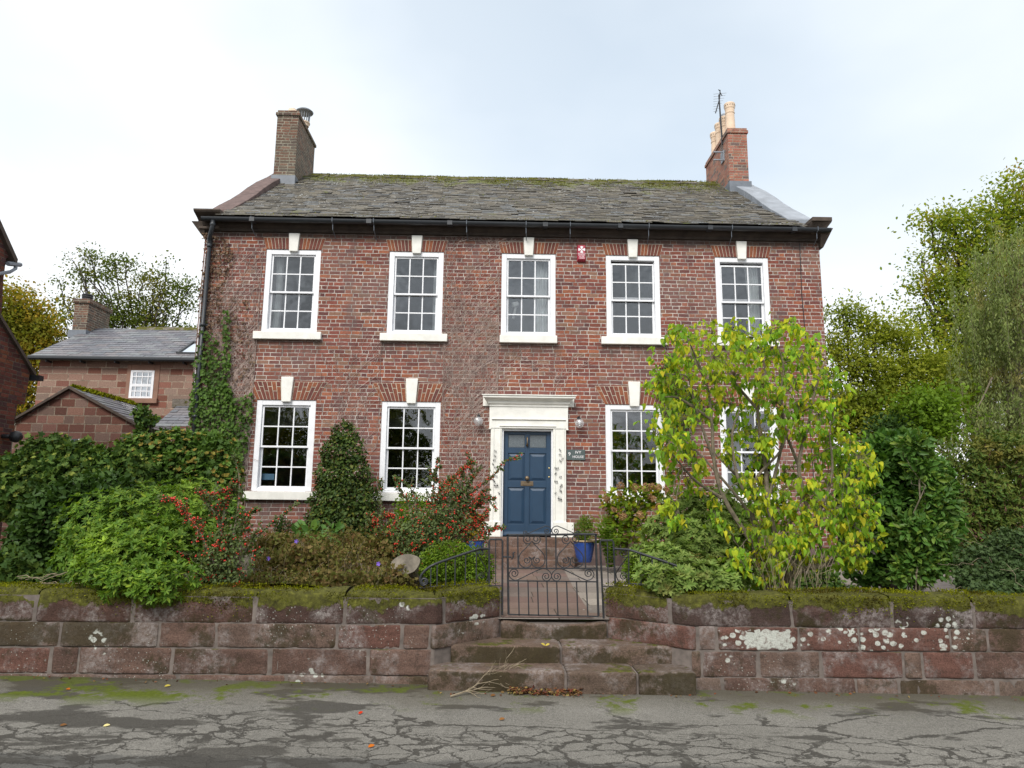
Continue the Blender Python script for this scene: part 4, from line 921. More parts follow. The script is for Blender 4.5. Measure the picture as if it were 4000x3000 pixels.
# little black ornaments stuck to the white door surround
for i, (px, py, s) in enumerate([(1935, 1762, 1), (1934, 1781, 1), (1931, 1797, 1), (1926, 1814, 1), (1936, 1826, 1), (1938, 1859, 1), (1929, 1877, 1.3), (1938, 1896, 1.5), (1949, 1927, 1), (1930, 1952, .9), (1936, 1962, .9),
        (2188, 1758, 1), (2188, 1776, 1), (2197, 1792, .9), (2189, 1800, 1), (2171, 1829, 1), (2178, 1829, 1), (2170, 1850, 1), (2189, 1863, 1), (2172, 1881, 1.3), (2192, 1897, 1.3), (2190, 1917, 1.2), (2170, 1926, .8), (2187, 1949, 1.6)]):
    c = P(px, py, yF-.03); sd = 'left' if px < 2000 else 'right'
    q = MB(); a = random.uniform(-.8, .8); s *= 1.3; u = Vector((math.cos(a), 0, math.sin(a))); cc_ = Vector((c[0], yF-.035, c[2])); s *= .022
    for t_, r_ in ((-1, .3), (-.1, .22), (.8, .34)):
        pp = cc_+u*s*t_*.7; q.lathe((pp.x, pp.y, pp.z), [(.002, -s*r_), (s*r_*.8, -s*r_*.5), (s*r_, 0), (s*r_*.8, s*r_*.5), (.002, s*r_)], 7)
    for t_ in (-.8, 0, .8):
        pp = cc_+u*s*t_*.7; q.tube([pp+Vector((0, 0, s*.9)), pp, pp-Vector((0, -.02, s*.9))], s*.08, 4)
    o = q.build('wall_ornament', M['garland'], loc=tuple(c))
    k_ = i if i < 11 else i-11
    ordn = ['topmost', 'second', 'third', 'fourth', 'fifth', 'sixth', 'seventh', 'eighth', 'ninth', 'tenth', 'eleventh', 'twelfth', 'lowest'][12 if i in (10, 23) else k_]
    tag(o, ordn+(' tiny black' if ordn in ('topmost', 'lowest') else ' from the top of the tiny black')+' insect ornaments on the '+sd+' door pilaster', 'ornament', 'black ornaments on the '+sd+' door pilaster')

def PX(x, y, X_):
    r = CF+CR*(x-2000)/FPX-CU*(y-1500)/FPX
    return CC+r*(X_/r[0])
# ================================================================== STEPS
def rough_slab(mb, x0, x1, y0, y1, z0, z1, rg, amp=.012, nx=None, worn=0.0):
    """a slab with a rounded, worn front arris: swept profile front and top"""
    nx = nx or max(6, int((x1-x0)/.03))
    prof = [(y0+.003, z0), (y0, z0+(z1-z0)*.5), (y0, z1-.03), (y0+.002, z1-.014), (y0+.008, z1-.005), (y0+.018, z1-.001), (y0+.04, z1), (y0+(y1-y0)*.5, z1), (y1, z1)]
    ph = rg.random(4)*6; vs = []; K = len(prof)
    for i in range(nx+1):
        t = i/nx; x = x0+(x1-x0)*t; endr = .012*((2*t-1)**40)
        for k, (y, z) in enumerate(prof):
            n1 = amp*(math.sin(x*5+ph[0])+.5*math.sin(x*13+ph[1]+k*.4)+.12*rg.normal())
            sag = -worn*math.sin(math.pi*t)*(1 if k >= 2 else 0)
            vs.append((x, y+(n1 if k < 7 else 0)+endr, z+sag+(.5*n1 if 1 < k < 8 else 0)-(endr if k > 1 else 0)))
    fs = [(i*K+k, (i+1)*K+k, (i+1)*K+k+1, i*K+k+1) for i in range(nx) for k in range(K-1)]
    o = len(vs); vs += [(x0, y1, z0), (x1, y1, z0)]
    fs.append(list(range(K-1, -1, -1))+[o]); fs.append([nx*K+k for k in range(K)]+[o+1])
    mb.add(vs, fs)
rg = np.random.default_rng(12)
ds = thing('door_steps', (.6, 13.3, .53), 'three red sandstone steps up to the navy front door', 'steps')
for (x0, x1, y0, y1, z0, z1) in ((-.34, 1.18, 12.72, 13.4, .5, .67), (-.36, 1.42, 13.06, 13.5, .5, .862), (-.42, 1.5, 13.38, D+.25, .5, 1.028)):
    q = MB(); rough_slab(q, x0, x1, y0, y1, z0, z1, rg, .004); q.build('step', M['doorstep_stone'], ds, smooth=True)
fs_ = thing('garden_steps', (.6, 6.9, .0), 'three broad worn sandstone steps rising from the road to the iron gate', 'steps')
for (cuts, y0, y1, z0, z1, wn) in (([-.6, .645, 1.29, 1.83], 6.68, 7.2, -.05, .172, .0), ([-.42, .63, 1.76], 7.02, 7.5, .15, .335, .0), ([.05, 1.13], 7.36, 7.6, .31, .5, .03)):
    st = MB()
    for i in range(len(cuts)-1):
        jy = rg.uniform(-.015, .015)
        rough_slab(st, cuts[i]+.012, cuts[i+1]-.012, y0+jy, y1, z0, z1+rg.uniform(-.008, .006), rg, .006, worn=wn)
    s_o = st.build('step', M['step_stone'], fs_, smooth=True)
    q = MB(); q.box(cuts[0]+.02, cuts[-1]-.02, y0+.035, y1-.01, z0, z1-.022); q.build('mortar', M['wall_mortar'], s_o)
q = MB(); q.box(-.1, 1.3, 7.56, 7.8, -.1, .521); q.build('threshold', M['path'], fs_)

# ================================================================== GARDEN WALLS
def path_at(path, s):
    for i in range(len(path)-1):
        a, b2 = np.array(path[i]), np.array(path[i+1]); l = np.linalg.norm(b2-a)
        if s <= l or i == len(path)-2:
            d = (b2-a)/l; return a+d*s, np.array([-d[1], d[0]])
        s -= l
def s_of_x(path, x):
    s = 0
    for i in range(len(path)-1):
        a, b2 = np.array(path[i], float), np.array(path[i+1], float); l = np.linalg.norm(b2-a)
        if x <= b2[0] or i == len(path)-2: return s+(x-a[0])/(b2[0]-a[0])*l
        s += l
def stone_run(mb, path, xs_, z0, z1, rg, cap=False, thick=.3, zf=None):
    for i in range(len(xs_)-1):
        sa, sb = s_of_x(path, xs_[i])+.008, s_of_x(path, xs_[i+1])-.008
        if sb-sa < .05: continue
        n = max(6, int((sb-sa)/.022)); off = rg.uniform(-.006, .006); ph = rg.random(6)*6; zt = z1+rg.uniform(-.006, .006)
        if cap: prof = [(.012, z0-.012), (.002, z0-.003), (0, z0+.012), (.0, z0+.14), (.006, zt-.05), (.022, zt-.02), (.05, zt), (.2, zt+.015), (.36, zt+.01), (.42, zt-.04), (.43, z0)]
        else: prof = [(.014, z0-.001), (.005, z0-.001), (.001, z0+.008), (-.001, z0+.03), (0, (z0+zt)/2), (-.001, zt-.03), (.001, zt-.008), (.005, zt+.001), (.014, zt+.002), (thick, zt+.002)]
        K = len(prof); vs = []
        for j in range(n+1):
            t = j/n; s = sa+(sb-sa)*t; p, nn = path_at(path, s); e = .016*abs(2*t-1)**60
            for k, (d, z) in enumerate(prof):
                if zf: z = max(z, zf(p[0])-.1) if k == 0 else z
                h = .003*math.sin(s*7+ph[0]+k*.5)+.002*math.sin(s*19+ph[1]+k*.9)+.0016*rg.normal()
                if cap and 4 <= k <= 8: z = z+h*2.2
                elif 0 < k < 8: z = z+.2*h
                dd = d+off+h+e
                vs.append((p[0]+nn[0]*dd, p[1]+nn[1]*dd, z))
        fs = [(j*K+k, (j+1)*K+k, (j+1)*K+k+1, j*K+k+1) for j in range(n) for k in range(K-1)]
        fs += [list(range(K-1, -1, -1)), [n*K+k for k in range(K)]]
        mb.add(vs, fs)
def wxs(pxs, y, Y=6.9): return [float(P(x, y, Y)[0]) for x in pxs]
LP = [(-9.5, 6.95), (-4.6, 6.92), (-.55, 6.9), (.075, 7.45)]
RP = [(1.095, 7.45), (1.84, 6.9), (5, 6.9), (9.5, 6.93)]
def garden_wall(path, name, label, courses, capx, zb):
    w_ = thing(name, (path[1][0], path[1][1], 0), label, 'garden wall', 'sandstone walls along the road')
    rg = np.random.default_rng(int(abs(path[0][0])*10))
    mb = MB()
    for xs_, z0, z1 in courses: stone_run(mb, path, xs_, z0, z1, rg)
    mb.build('stone', M['wall_stone'], w_, smooth=True)
    mb = MB(); stone_run(mb, path, capx, .545, .815, rg, cap=True); mb.build('coping', M['cap_stone'], w_, smooth=True)
    core = MB()
    for i in range(len(path)-1):
        a, b2 = np.array(path[i]), np.array(path[i+1]); d = (b2-a)/np.linalg.norm(b2-a); nn = np.array([-d[1], d[0]])
        a1, b1, a2, b3 = a+nn*.011, b2+nn*.011, a+nn*.36, b2+nn*.36
        core.hexa([(a1[0], a1[1], -.2), (b1[0], b1[1], -.2), (b3[0], b3[1], -.2), (a2[0], a2[1], -.2)], [(a1[0], a1[1], .77), (b1[0], b1[1], .77), (b3[0], b3[1], .77), (a2[0], a2[1], .77)])
    core.build('mortar', M['wall_mortar'], w_)
    # moss along the top and hanging over the front edge
    rg = np.random.default_rng(3); n = 24000; sT = s_of_x(path, path[-1][0]); s = rg.uniform(0, sT, n)
    keep = []; pos = []; nr = []
    for si in s:
        p, nn = path_at(path, si); x = p[0]
        if abs(x) > 6: continue
        dens = .35+.5*math.sin(x*1.9+1)+.4*math.sin(x*5.3+2)+.25*math.sin(x*12)
        bare = math.sin(x*7.7+.5)+math.sin(x*3.1)
        if rg.random() < .5:
            d = rg.uniform(.01, .4); z = .835+.015*dens+rg.normal()*.006
            if bare > 1.3: continue
            nv = (0, -.3, 1)
        else:
            drop = abs(rg.normal())*(.045+.05*max(0, dens)); d = .0+rg.uniform(-.012, .015); z = .825-drop; nv = (0, -1, .3)
            if rg.random() > dens+.25: continue
        pos.append((p[0]+nn[0]*d, p[1]+nn[1]*d, z)); nr.append(nv)
    pos = np.array(pos); nr = unit(np.array(nr, float)+rg.normal(size=pos.shape)*.6)
    leaves('moss', pos, nr, unit(rg.normal(size=pos.shape)), rg.uniform(.008, .02, len(pos)), 'oval', L['moss'], w_)
    return w_
lc2 = [-9.5, -8.4, -7.2, -6.3, -5.1]+wxs([229, 614, 840, 1313, 1571], 2490)+[-.6, .06]
lc3 = [-9.5, -8.1, -7, -5.6, -4.9]+wxs([191, 297, 664, 1049, 1439, 1690], 2600)
lcap = [-9.5, -8, -6.6, -5.3]+wxs([132, 511, 993, 1344, 1735], 2400)+[.07]
garden_wall(LP, 'garden_wall', 'low red sandstone block wall with mossy top left of the gate', [(lc3[:-1]+[-.57], .085, .305), (lc2, .32, .53), ([-9.5, -7.9, -6.2, -4.2, -2.9, -1.9, -1.1, -.6], -.1, .07)], lcap, 0)
rcap = [1.1]+wxs([2627, 3094, 3486, 3806], 2400)+[5.6, 6.9, 8.2, 9.5]
rc2 = [1.13, 1.9]+wxs([2802, 3122, 3359, 3714, 3860], 2500)+[5.9, 7.2, 8.4, 9.5]
rc3 = [1.83, 1.93]+wxs([2965, 3211, 3533, 3606, 3809], 2600)+[5.3, 6.2, 7.5, 8.3, 9.5]
rc4 = [1.86]+wxs([2825, 3347, 3511, 3898], 2680)+[5.8, 7.1, 8.3, 9.5]
garden_wall(RP, 'garden_wall', 'low red sandstone block wall with white lichen patches right of the gate', [(rc4, -.13, .072), (rc3, .088, .312), (rc2, .328, .53)], rcap, 0)

# ================================================================== GATE AND RAILINGS
def cat(pts, n=6):
    pts = [np.array(p, float) for p in pts]; out = []
    for i in range(len(pts)-1):
        p0, p1, p2, p3 = pts[max(i-1, 0)], pts[i], pts[i+1], pts[min(i+2, len(pts)-1)]
        for k in range(n):
            t = k/n; out.append(.5*((2*p1)+(-p0+p2)*t+(2*p0-5*p1+4*p2-p3)*t*t+(-p0+3*p1-3*p2+p3)*t**3))
    return out+[pts[-1]]
def spiral(c, start, turns, sgn, n=26, rend=.2):
    c = np.array(c, float); v = np.array(start, float)-c; r = np.hypot(*v); a = math.atan2(v[1], v[0])
    return [c+r*(1-(1-rend)*i/n)*np.array([math.cos(a+sgn*turns*2*math.pi*i/n), math.sin(a+sgn*turns*2*math.pi*i/n)]) for i in range(n+1)]
GYp = 7.45
def K3(p, Y=GYp): return P(2000+p[0]*.223, 2050+p[1]*.223, Y)
gate = thing('iron_gate', tuple(K3((692, 1600))), 'black wrought iron garden gate with scrollwork above plain bars', 'gate')
def bar(name, pts, r, parent, n=6, mat='iron', smooth=False):
    q = MB(); q.tube(pts, r, n); return q.build(name, M[mat], parent, smooth)
fr = MB()
fr.tube([K3(p) for p in cat([(-60, 1570), (-72, 800), (-75, 230), (-65, 185), (-40, 178), (700, 172), (1425, 165), (1460, 185), (1466, 230), (1490, 900), (1515, 1600)], 4)], .011, 6)
for a, b2 in (((-65, 1570), (1515, 1605)), ((-75, 760), (1480, 765)), ((-75, 980), (1492, 998))): fr.tube([K3(a), K3(b2)], .009, 4)
fr.build('frame', M['iron'], gate)
for xt, xb in ((110, 125), (280, 295), (445, 465), (612, 635), (782, 805), (955, 980), (1130, 1155), (1300, 1328)):
    bar('bar', [K3((xt, 990)), K3((xb, 1590))], .009, gate, 4)
for x in (100, 597, 765, 1280): bar('upright', [K3((x, 175)), K3((x+8, 762))], .010, gate, 4)
def heart(cx):
    out = []
    for s in (-1, 1):
        def m_(p): return (cx+s*(p[0]-348), p[1])
        body = [(345, 290), (250, 400), (160, 490), (122, 570), (128, 670), (180, 730), (250, 748), (320, 720), (350, 660), (335, 590), (290, 560)]
        top = spiral(m_((268, 250)), m_((345, 290)), 1.6, s*-1*-1 if s > 0 else -1)
        bot = spiral(m_((258, 618)), m_((290, 560)), 1.4, -1 if s < 0 else 1)
        pts = [np.array(p) for p in top[::-1]]+cat([m_(p) for p in body], 5)[1:]+bot[1:]
        out.append(pts)
    return out
for cx in (348, 1024):
    for pts in heart(cx): bar('scroll', [K3(p) for p in pts], .0055, gate, 5)
for s in (-1, 1):
    def m_(p): return (692+s*(692-p[0])*-1 if s < 0 else 692+(692-p[0]), p[1])
    def mm(p): return p if s < 0 else (1384-p[0], p[1])
    a = spiral(mm((42, 850)), mm((-20, 800)), 1.6, 1 if s < 0 else -1)
    body = [(-20, 800), (-52, 870), (-20, 935), (50, 970), (120, 955), (440, 800), (560, 768), (640, 800), (688, 870), (686, 925), (655, 965)]
    b2 = spiral(mm((600, 905)), mm((655, 965)), 1.6, 1 if s < 0 else -1)
    bar('scroll', [K3(p) for p in a[::-1]+cat([mm(p) for p in body], 4)[1:]+b2[1:]], .0055, gate, 5)
    a = spiral(mm((228, 142)), mm((262, 162)), 1.3, -1 if s < 0 else 1)
    body = [(262, 162), (540, 40), (600, 22), (665, 48), (688, 105), (665, 152), (630, 160)]
    b2 = spiral(mm((615, 112)), mm((630, 160)), 1.4, 1 if s < 0 else -1)
    bar('scroll', [K3(p) for p in a[::-1]+cat([mm(p) for p in body], 4)[1:]+b2[1:]], .005, gate, 5)
bar('latch', [K3((-150, 560)), K3((-20, 565)), K3((0, 600)), K3((25, 560)), K3((20, 500)), K3((50, 480))], .009, gate)
def side_panel(xl, xm, xr, ytop, ybot, ylong, label):
    o = thing('gate_side_panel', tuple(P((xl+xr)/2, ybot, GYp)), label, 'side panel', 'fixed panels flanking the gate')
    inner = xr if xl < 2000 else xl
    q = MB()
    a = [(xl, ybot), (xl, ytop+8), (xl+4, ytop), (xr-4, ytop), (xr, ytop+8), (xr, ybot)]
    if xl < 2000: a[-1] = (xr-1, ylong)
    else: a[0] = (xl+14, ylong); a[-1] = (xr+8, ybot)
    q.tube([P(x, y, GYp) for x, y in a], .010, 6); q.tube([P(xl+(8 if xl > 2000 else 0), ybot, GYp), P(xr, ybot, GYp)], .007, 4)
    q.build('frame', M['iron'], o)
    dx = 4 if xl > 2000 else 0
    bar('twisted_bar', [P(xm+(dx*i/12), ytop+(ybot-ytop)*i/12, GYp+.003*(i % 2)) for i in range(13)], [.006+.002*(i % 2) for i in range(13)], o, 4)
side_panel(1911, 1936, 1963, 2107, 2288, 2402, 'narrow fixed iron side panel left of the scrolled gate')
side_panel(2344, 2372, 2396, 2111, 2290, 2415, 'narrow fixed iron side panel right of the scrolled gate')
def rail_Y(px, left):
    if left: t = (1905-px)/(1905-1700); return 7.6-.45*max(0, min(1, t))
    t = (px-2398)/(2690-2398); return 7.6-.45*max(0, min(1, t))
def railing(top, bottom, bars, scroll, curl, label, left):
    f_ = lambda p: P(p[0], p[1], rail_Y(p[0], left))
    o = thing('wall_railing', tuple(f_(bottom[0])), label, 'railing', 'curved iron railings on the walls')
    q = MB(); tp = cat(top, 6); c = spiral(curl[0], top[-1], 1.5, curl[1], 22, .35)
    q.tube([f_(p) for p in tp+c[1:]], .0125, 8); q.build('handrail', M['iron'], o, smooth=True)
    q = MB(); q.tube([f_(p) for p in bottom], .010, 6); q.build('bottom_rail', M['iron'], o)
    for (x, y0, y1) in bars: bar('bar', [f_((x, y0)), f_((x+(-1 if left else 2), y1))], .008, o, 4)
    bar('scroll', [f_(p) for p in scroll], .005, o, 5)
def K4(p): return (2300+p[0]*.226, 2050+p[1]*.226)
body = [(670, 545), (490, 800), (478, 890), (520, 980), (600, 1008), (665, 965), (684, 900), (650, 850)]
scr = [K4(p) for p in spiral((610, 492), (670, 545), 1.3, 1)[::-1]+cat(body, 4)[1:]+spiral((600, 895), (650, 850), 1.5, -1)[1:]]
railing([(2397, 2144), (2450, 2147), (2475, 2153), (2630, 2205), (2690, 2230), (2725, 2255), (2735, 2280), (2722, 2298)], [(2402, 2279), (2500, 2283), (2620, 2297), (2712, 2302)],
        [(2455, 2150, 2285), (2502, 2160, 2288), (2547, 2176, 2292), (2590, 2190, 2295), (2630, 2206, 2298), (2668, 2222, 2300)], scr, ((2708, 2280), 1), 'curved black iron railing on the wall top right of the gate, ending in a curl', False)
def K2(p): return (1650+p[0]*.223, 2050+p[1]*.223)
body = [(965, 510), (1100, 750), (1145, 850), (1140, 950), (1080, 1000), (1000, 1000), (965, 920), (1000, 860)]
scr = [K2(p) for p in spiral((1025, 490), (965, 510), 1.2, 1)[::-1]+cat(body, 4)[1:]+spiral((1040, 895), (1000, 860), 1.5, 1)[1:]]
railing([(1907, 2144), (1880, 2144), (1862, 2147), (1760, 2182), (1690, 2208), (1655, 2235), (1641, 2262), (1648, 2285)], [(1903, 2276), (1800, 2285), (1710, 2292), (1640, 2298)],
        [(1861, 2148, 2278), (1819, 2163, 2282), (1778, 2176, 2286), (1742, 2190, 2290), (1708, 2203, 2292), (1683, 2215, 2294)], scr, ((1656, 2272), -1), 'curved black iron railing on the mossy wall top left of the gate beside red berries', True)

# ================================================================== BLUE POTS
def pot(px, py, Y, label, mat, seed, bl):
    c = P(px, py, Y); o = thing('plant_pot', tuple(c), label, 'plant pot', 'glazed pots beside the door steps')
    q = MB(); q.lathe(c, [(.115, 0), (.125, .01), (.15, .12), (.175, .25), (.185, .33), (.18, .345)], 32); q.build('glazed_body', M['blue_glaze'], o, smooth=True)
    q = MB(); q.lathe((c[0], c[1], c[2]+.343), [(.18, 0), (.205, .006), (.21, .02), (.2, .03), (.175, .03), (.165, .01)], 32); q.build('rim', M['pot_rim'], o, smooth=True)
    q = MB(); q.lathe((c[0], c[1], c[2]+.33), [(.165, 0), (.1, .02), (.0, .025)], 16); q.build('soil', M['soil'], o)
    s = thing('box_ball', (c[0], c[1], c[2]+.36), label.replace('pot holding a', 'potted')[0:0]+mat[1], 'box bush')
    cb = [(np.array([c[0]+dx, c[1], c[2]+.36+dz]), np.array([rx, rx, rz])) for dx, dz, rx, rz in bl]
    branches('stem', (c[0], c[1], c[2]+.34), cb, M['bark_dark'], s, seed, .012, .004, twigs=4)
    scatter('foliage', cb, 2600, .022, 'oval', L[mat[0]], s, seed, shell=.45, fuzz=.12, out=.8)
pot(2282, 2196, 12.5, 'blue glazed pot holding a green box bush right of the door steps', ('box', 'small round green box bush in the blue pot right of the steps'), 21, [(0, .17, .18, .2), (.03, .3, .13, .12), (-.04, .07, .12, .1)])
pot(1850, 2190, 12.5, 'blue glazed pot with buff rim left of the door steps, partly hidden by railings', ('boxyellow', 'yellowing box bush in the blue pot left of the steps'), 22, [(0, .2, .19, .22), (0, .33, .15, .12), (0, .06, .13, .08)])

# ================================================================== NEIGHBOURING BUILDINGS
def slate_plane(mb, a, b2, c, d, rows, w_, rg, tk=.012):
    """a,b bottom left/right, c,d top right/left"""
    a, b2, c, d = map(np.array, (a, b2, c, d)); nrm = np.cross(b2-a, d-a); nrm = nrm/np.linalg.norm(nrm)
    for r in range(rows):
        t0, t1 = r/rows, min(1, (r+1.6)/rows); L0, R0_ = a+(d-a)*t0, b2+(c-b2)*t0; L1, R1 = a+(d-a)*t1, b2+(c-b2)*t1
        ln = np.linalg.norm(R0_-L0); n = max(1, int(ln/w_)); off = (.5*(r % 2))/n
        for i in range(-1, n+1):
            u0, u1 = max(0, i/n+off), min(1, (i+.97)/n+off)
            if u1-u0 < .1/n: continue
            lift = nrm*(.02+rg.normal()*.003)
            p = [L0+(R0_-L0)*u0+lift, L0+(R0_-L0)*u1+lift, L1+(R1-L1)*u1+nrm*.002, L1+(R1-L1)*u0+nrm*.002]
            mb.hexa(p, [v+nrm*tk for v in p])
rg = np.random.default_rng(31)
nb = thing('sandstone_house', (-10.5, 20, .5), 'small pink sandstone house with slate roof and brick chimney behind the left garden', 'house')
YF = 20.0; xl = P(152, 1450, YF)[0]; xr = -6.5; ez = P(400, 1400, YF)[2]; YB = 25.2; rz = P(560, 1290, 22.6)[2]
q = MB(); q.prism([(YF, .3), (YB, .3), (YB, ez), (22.6, rz-.05), (YF, ez)], 'x', xl, xr); q.build('wall', M['sandstone'], nb)
q = MB(); q.prism([(YF-.2, ez-.02), (22.6, rz), (YB+.2, ez-.02), (22.6, rz-.1)], 'x', xl-.12, xr); nroof = q.build('roof', M['slate_blue'], nb)
q = MB(); slate_plane(q, (xl-.15, YF-.25, ez-.02), (xr, YF-.25, ez-.02), (xr, 22.6, rz+.03), (xl-.15, 22.6, rz+.03), 15, .34, rg); q.build('slates', M['slate_blue'], nroof)
q = MB(); q.prism([(22.45, rz-.02), (22.6, rz+.12), (22.75, rz-.02)], 'x', xl+1.3, xr); q.build('ridge_stone', M['ridge'], nroof)
q = MB(); q.tube([(xl-.15, YF-.28, ez-.05), (xr, YF-.28, ez-.05)], .065, 8)
for i in range(7): q.box(xl+.3+i*.95, xl+.33+i*.95, YF-.25, YF-.01, ez-.16, ez-.1)
q.build('gutter', M['black_pipe'], nb)
c0, c1 = P(285, 1285, 22.0), P(353, 1172, 22.0)
q = MB(); q.box(c0[0], c1[0], 21.95, 23.2, c0[2]-.6, c1[2]-.12); q.box(c0[0]-.05, c1[0]+.05, 21.9, 23.25, c1[2]-.119, c1[2]+.02); chn = q.build('chimney', M['brick_chimney_old'], nroof, bevel=.01)
q = MB(); q.box(c0[0]-.06, c1[0]+.06, 21.85, 23.2, c0[2]-.3, c0[2]-.06); q.build('flashing', M['lead_dark'], chn)
q = MB(); xx = P(343, 1150, 22.4)[0]
for i in range(4): q.lathe((xx, 22.4, c1[2]+.02+i*.07), [(.15, 0), (.17, .03), (.15, .06)], 14)
q.build('flue_cowl', M['iron'], chn)
s0, s1 = P(485, 1575, YF), P(628, 1425, YF); w0, w1 = P(503, 1558, YF), P(606, 1448, YF)
fr = MB(); fr.box(s0[0], w0[0], YF-.02, YF+.05, s0[2]+.14, s1[2]); fr.box(w1[0], s1[0], YF-.02, YF+.05, s0[2]+.14, s1[2]); fr.box(w0[0], w1[0], YF-.021, YF+.05, w1[2], s1[2]-.001); fr.box(s0[0]-.08, s1[0]+.02, YF-.09, YF+.05, s0[2], s0[2]+.139)
wf = fr.build('window', M['sandsmooth'] if 'sandsmooth' in M else simple('dressed_sandstone', (.27,.155,.11), .9, .12, 4), nb, bevel=.01)
q = MB(); q.box(w0[0], w1[0], YF-.012, YF-.006, w0[2], w1[2]); q.build('pane', glass_mat('far_glass', .45, (.1, .1, .1)), wf)
q = MB(); zmid = (w0[2]+w1[2])/2-.02; ww = w1[0]-w0[0]; hh = w1[2]-w0[2]
for a, b2 in ((w0[0], w0[0]+.07), (w1[0]-.07, w1[0])): q.box(a, b2, YF-.03, YF-.013, w0[2], w1[2])
for a, b2 in ((w0[2], w0[2]+.07), (w1[2]-.06, w1[2]), (zmid-.04, zmid+.04), (w0[2]+hh*.25, w0[2]+hh*.25+.03), (w0[2]+hh*.76, w0[2]+hh*.76+.03)): q.box(w0[0]+.0701, w1[0]-.0701, YF-.035, YF-.0131, a, b2)
for i in (1, 2, 3): x = w0[0]+ww*i/4; q.box(x-.013, x+.013, YF-.029, YF-.0132, w0[2]+.07, w1[2]-.06)
q.build('sash_frame', M['white'], wf)
# rooflight
c0, c1 = P(716, 1387, 20.4), P(752, 1350, 21.2)
q = MB(); q.add([(c0[0], 20.15, ez+.23), (c0[0]+1.2, 20.15, ez+.23), (c0[0]+1.2, 21.0, ez+.23+.85*(rz-ez)/2.6), (c0[0], 21.0, ez+.23+.85*(rz-ez)/2.6)], [(0, 1, 2, 3)])
q.build('rooflight', glass_mat('rooflight_glass', .8, (.2, .2, .2)), nroof)
q = MB(); kz = (rz-ez)/2.6
for a, b2 in (((c0[0]-.04, 20.1, ez+.2), (c0[0]+1.2, 20.1, ez+.2)), ((c0[0]-.04, 20.1, ez+.2), (c0[0]-.04, 21.05, ez+.2+.95*kz)), ((c0[0]-.04, 21.05, ez+.2+.95*kz), (c0[0]+1.2, 21.05, ez+.2+.95*kz))): q.tube([a, b2], .05, 4)
q.build('rooflight_frame', M['iron'], nroof)

sh = thing('gabled_outbuilding', (-10, 17, .5), 'low sandstone outbuilding with its gable end and mossy slate roof facing the garden', 'outbuilding')
Yg = 17.0; ap = P(278, 1520, Yg); lf = P(60, 1648, Yg); rt = P(545, 1668, Yg)
q = MB(); q.prism([(lf[0], .3), (rt[0], .3), (rt[0], rt[2]), (ap[0], ap[2]), (lf[0], lf[2])], 'y', Yg, 19.99); sw = q.build('wall', M['sandstone_dark'], sh)
rg = np.random.default_rng(41); q = MB()
slate_plane(q, (rt[0]+.12, Yg-.08, rt[2]-.03), (rt[0]+.12, 19.95, rt[2]-.03), (ap[0], 19.95, ap[2]+.05), (ap[0], Yg-.08, ap[2]+.05), 11, .3, rg)
slate_plane(q, (lf[0]-.12, 19.95, lf[2]-.03), (lf[0]-.12, Yg-.08, lf[2]-.03), (ap[0], Yg-.08, ap[2]+.05), (ap[0], 19.95, ap[2]+.05), 11, .3, rg)
q.build('roof', M['slate_blue'], sh)
q = MB()
for e in (rt, lf):
    d = .12 if e is rt else -.12
    q.hexa([(e[0]+d, Yg-.1, e[2]-.06), (ap[0], Yg-.1, ap[2]+.0), (ap[0], Yg-.02, ap[2]+.0), (e[0]+d, Yg-.02, e[2]-.06)][::(1 if e is lf else -1)], [(e[0]+d, Yg-.1, e[2]-.0), (ap[0], Yg-.1, ap[2]+.07), (ap[0], Yg-.02, ap[2]+.07), (e[0]+d, Yg-.02, e[2]-.0)][::(1 if e is lf else -1)])
q.build('verge_board', M['stone_cornice'], sh)
rg = np.random.default_rng(9); n = 1800; my = rg.uniform(Yg-.05, 19.9, n); mx = ap[0]+rg.normal(size=n)*.07+.06
leaves('moss', np.stack([mx, my, ap[2]+.08-abs(mx-ap[0])*.5], 1), unit(rg.normal(size=(n, 3))+[0, 0, 1]), unit(rg.normal(size=(n, 3))), rg.uniform(.04, .09, n), 'oval', L['moss'], sh)
w0, w1 = P(275, 1745, Yg), P(315, 1715, Yg)
q = MB(); q.box(w0[0]-.05, w1[0]+.05, Yg-.03, Yg-.002, w0[2]-.05, w0[2]); q.box(w0[0], w0[0]+.04, Yg-.03, Yg-.002, w0[2], w1[2]); q.box(w1[0]-.04, w1[0], Yg-.03, Yg-.002, w0[2], w1[2]); wn = q.build('window', M['white'], sh)
q = MB(); q.box(w0[0]+.04, w1[0]-.04, Yg-.012, Yg-.003, w0[2], w1[2]); q.build('pane', M['door_glass'], wn)

lt = thing('lean_to', (-7.2, 16, .5), 'low slate roofed lean-to between the sandstone house and the ivy corner', 'outbuilding')
a, b2, c, d = P(603, 1668, 15.4), P(800, 1700, 15.4), P(800, 1592, 17.2), P(695, 1586, 17.2); b2 = np.array([-6.0, 15.4, a[2]]); c = np.array([-6.0, 17.2, d[2]])
q = MB(); slate_plane(q, a, b2, c, d, 8, .3, np.random.default_rng(4)); q.build('roof', M['slate_blue'], lt)
q = MB(); q.prism([(a[0]+.1, .3), (-6.02, .3), (-6.02, a[2]-.06), (a[0]+.1, a[2]-.06)], 'y', 15.6, 17.1); q.build('wall', M['sandstone_dark'], lt)
q = MB(); q.box(d[0]-.1, -6.0, 17.1, 17.3, d[2]-.05, d[2]+.16); q.build('ridge_stone', M['ridge'], lt)

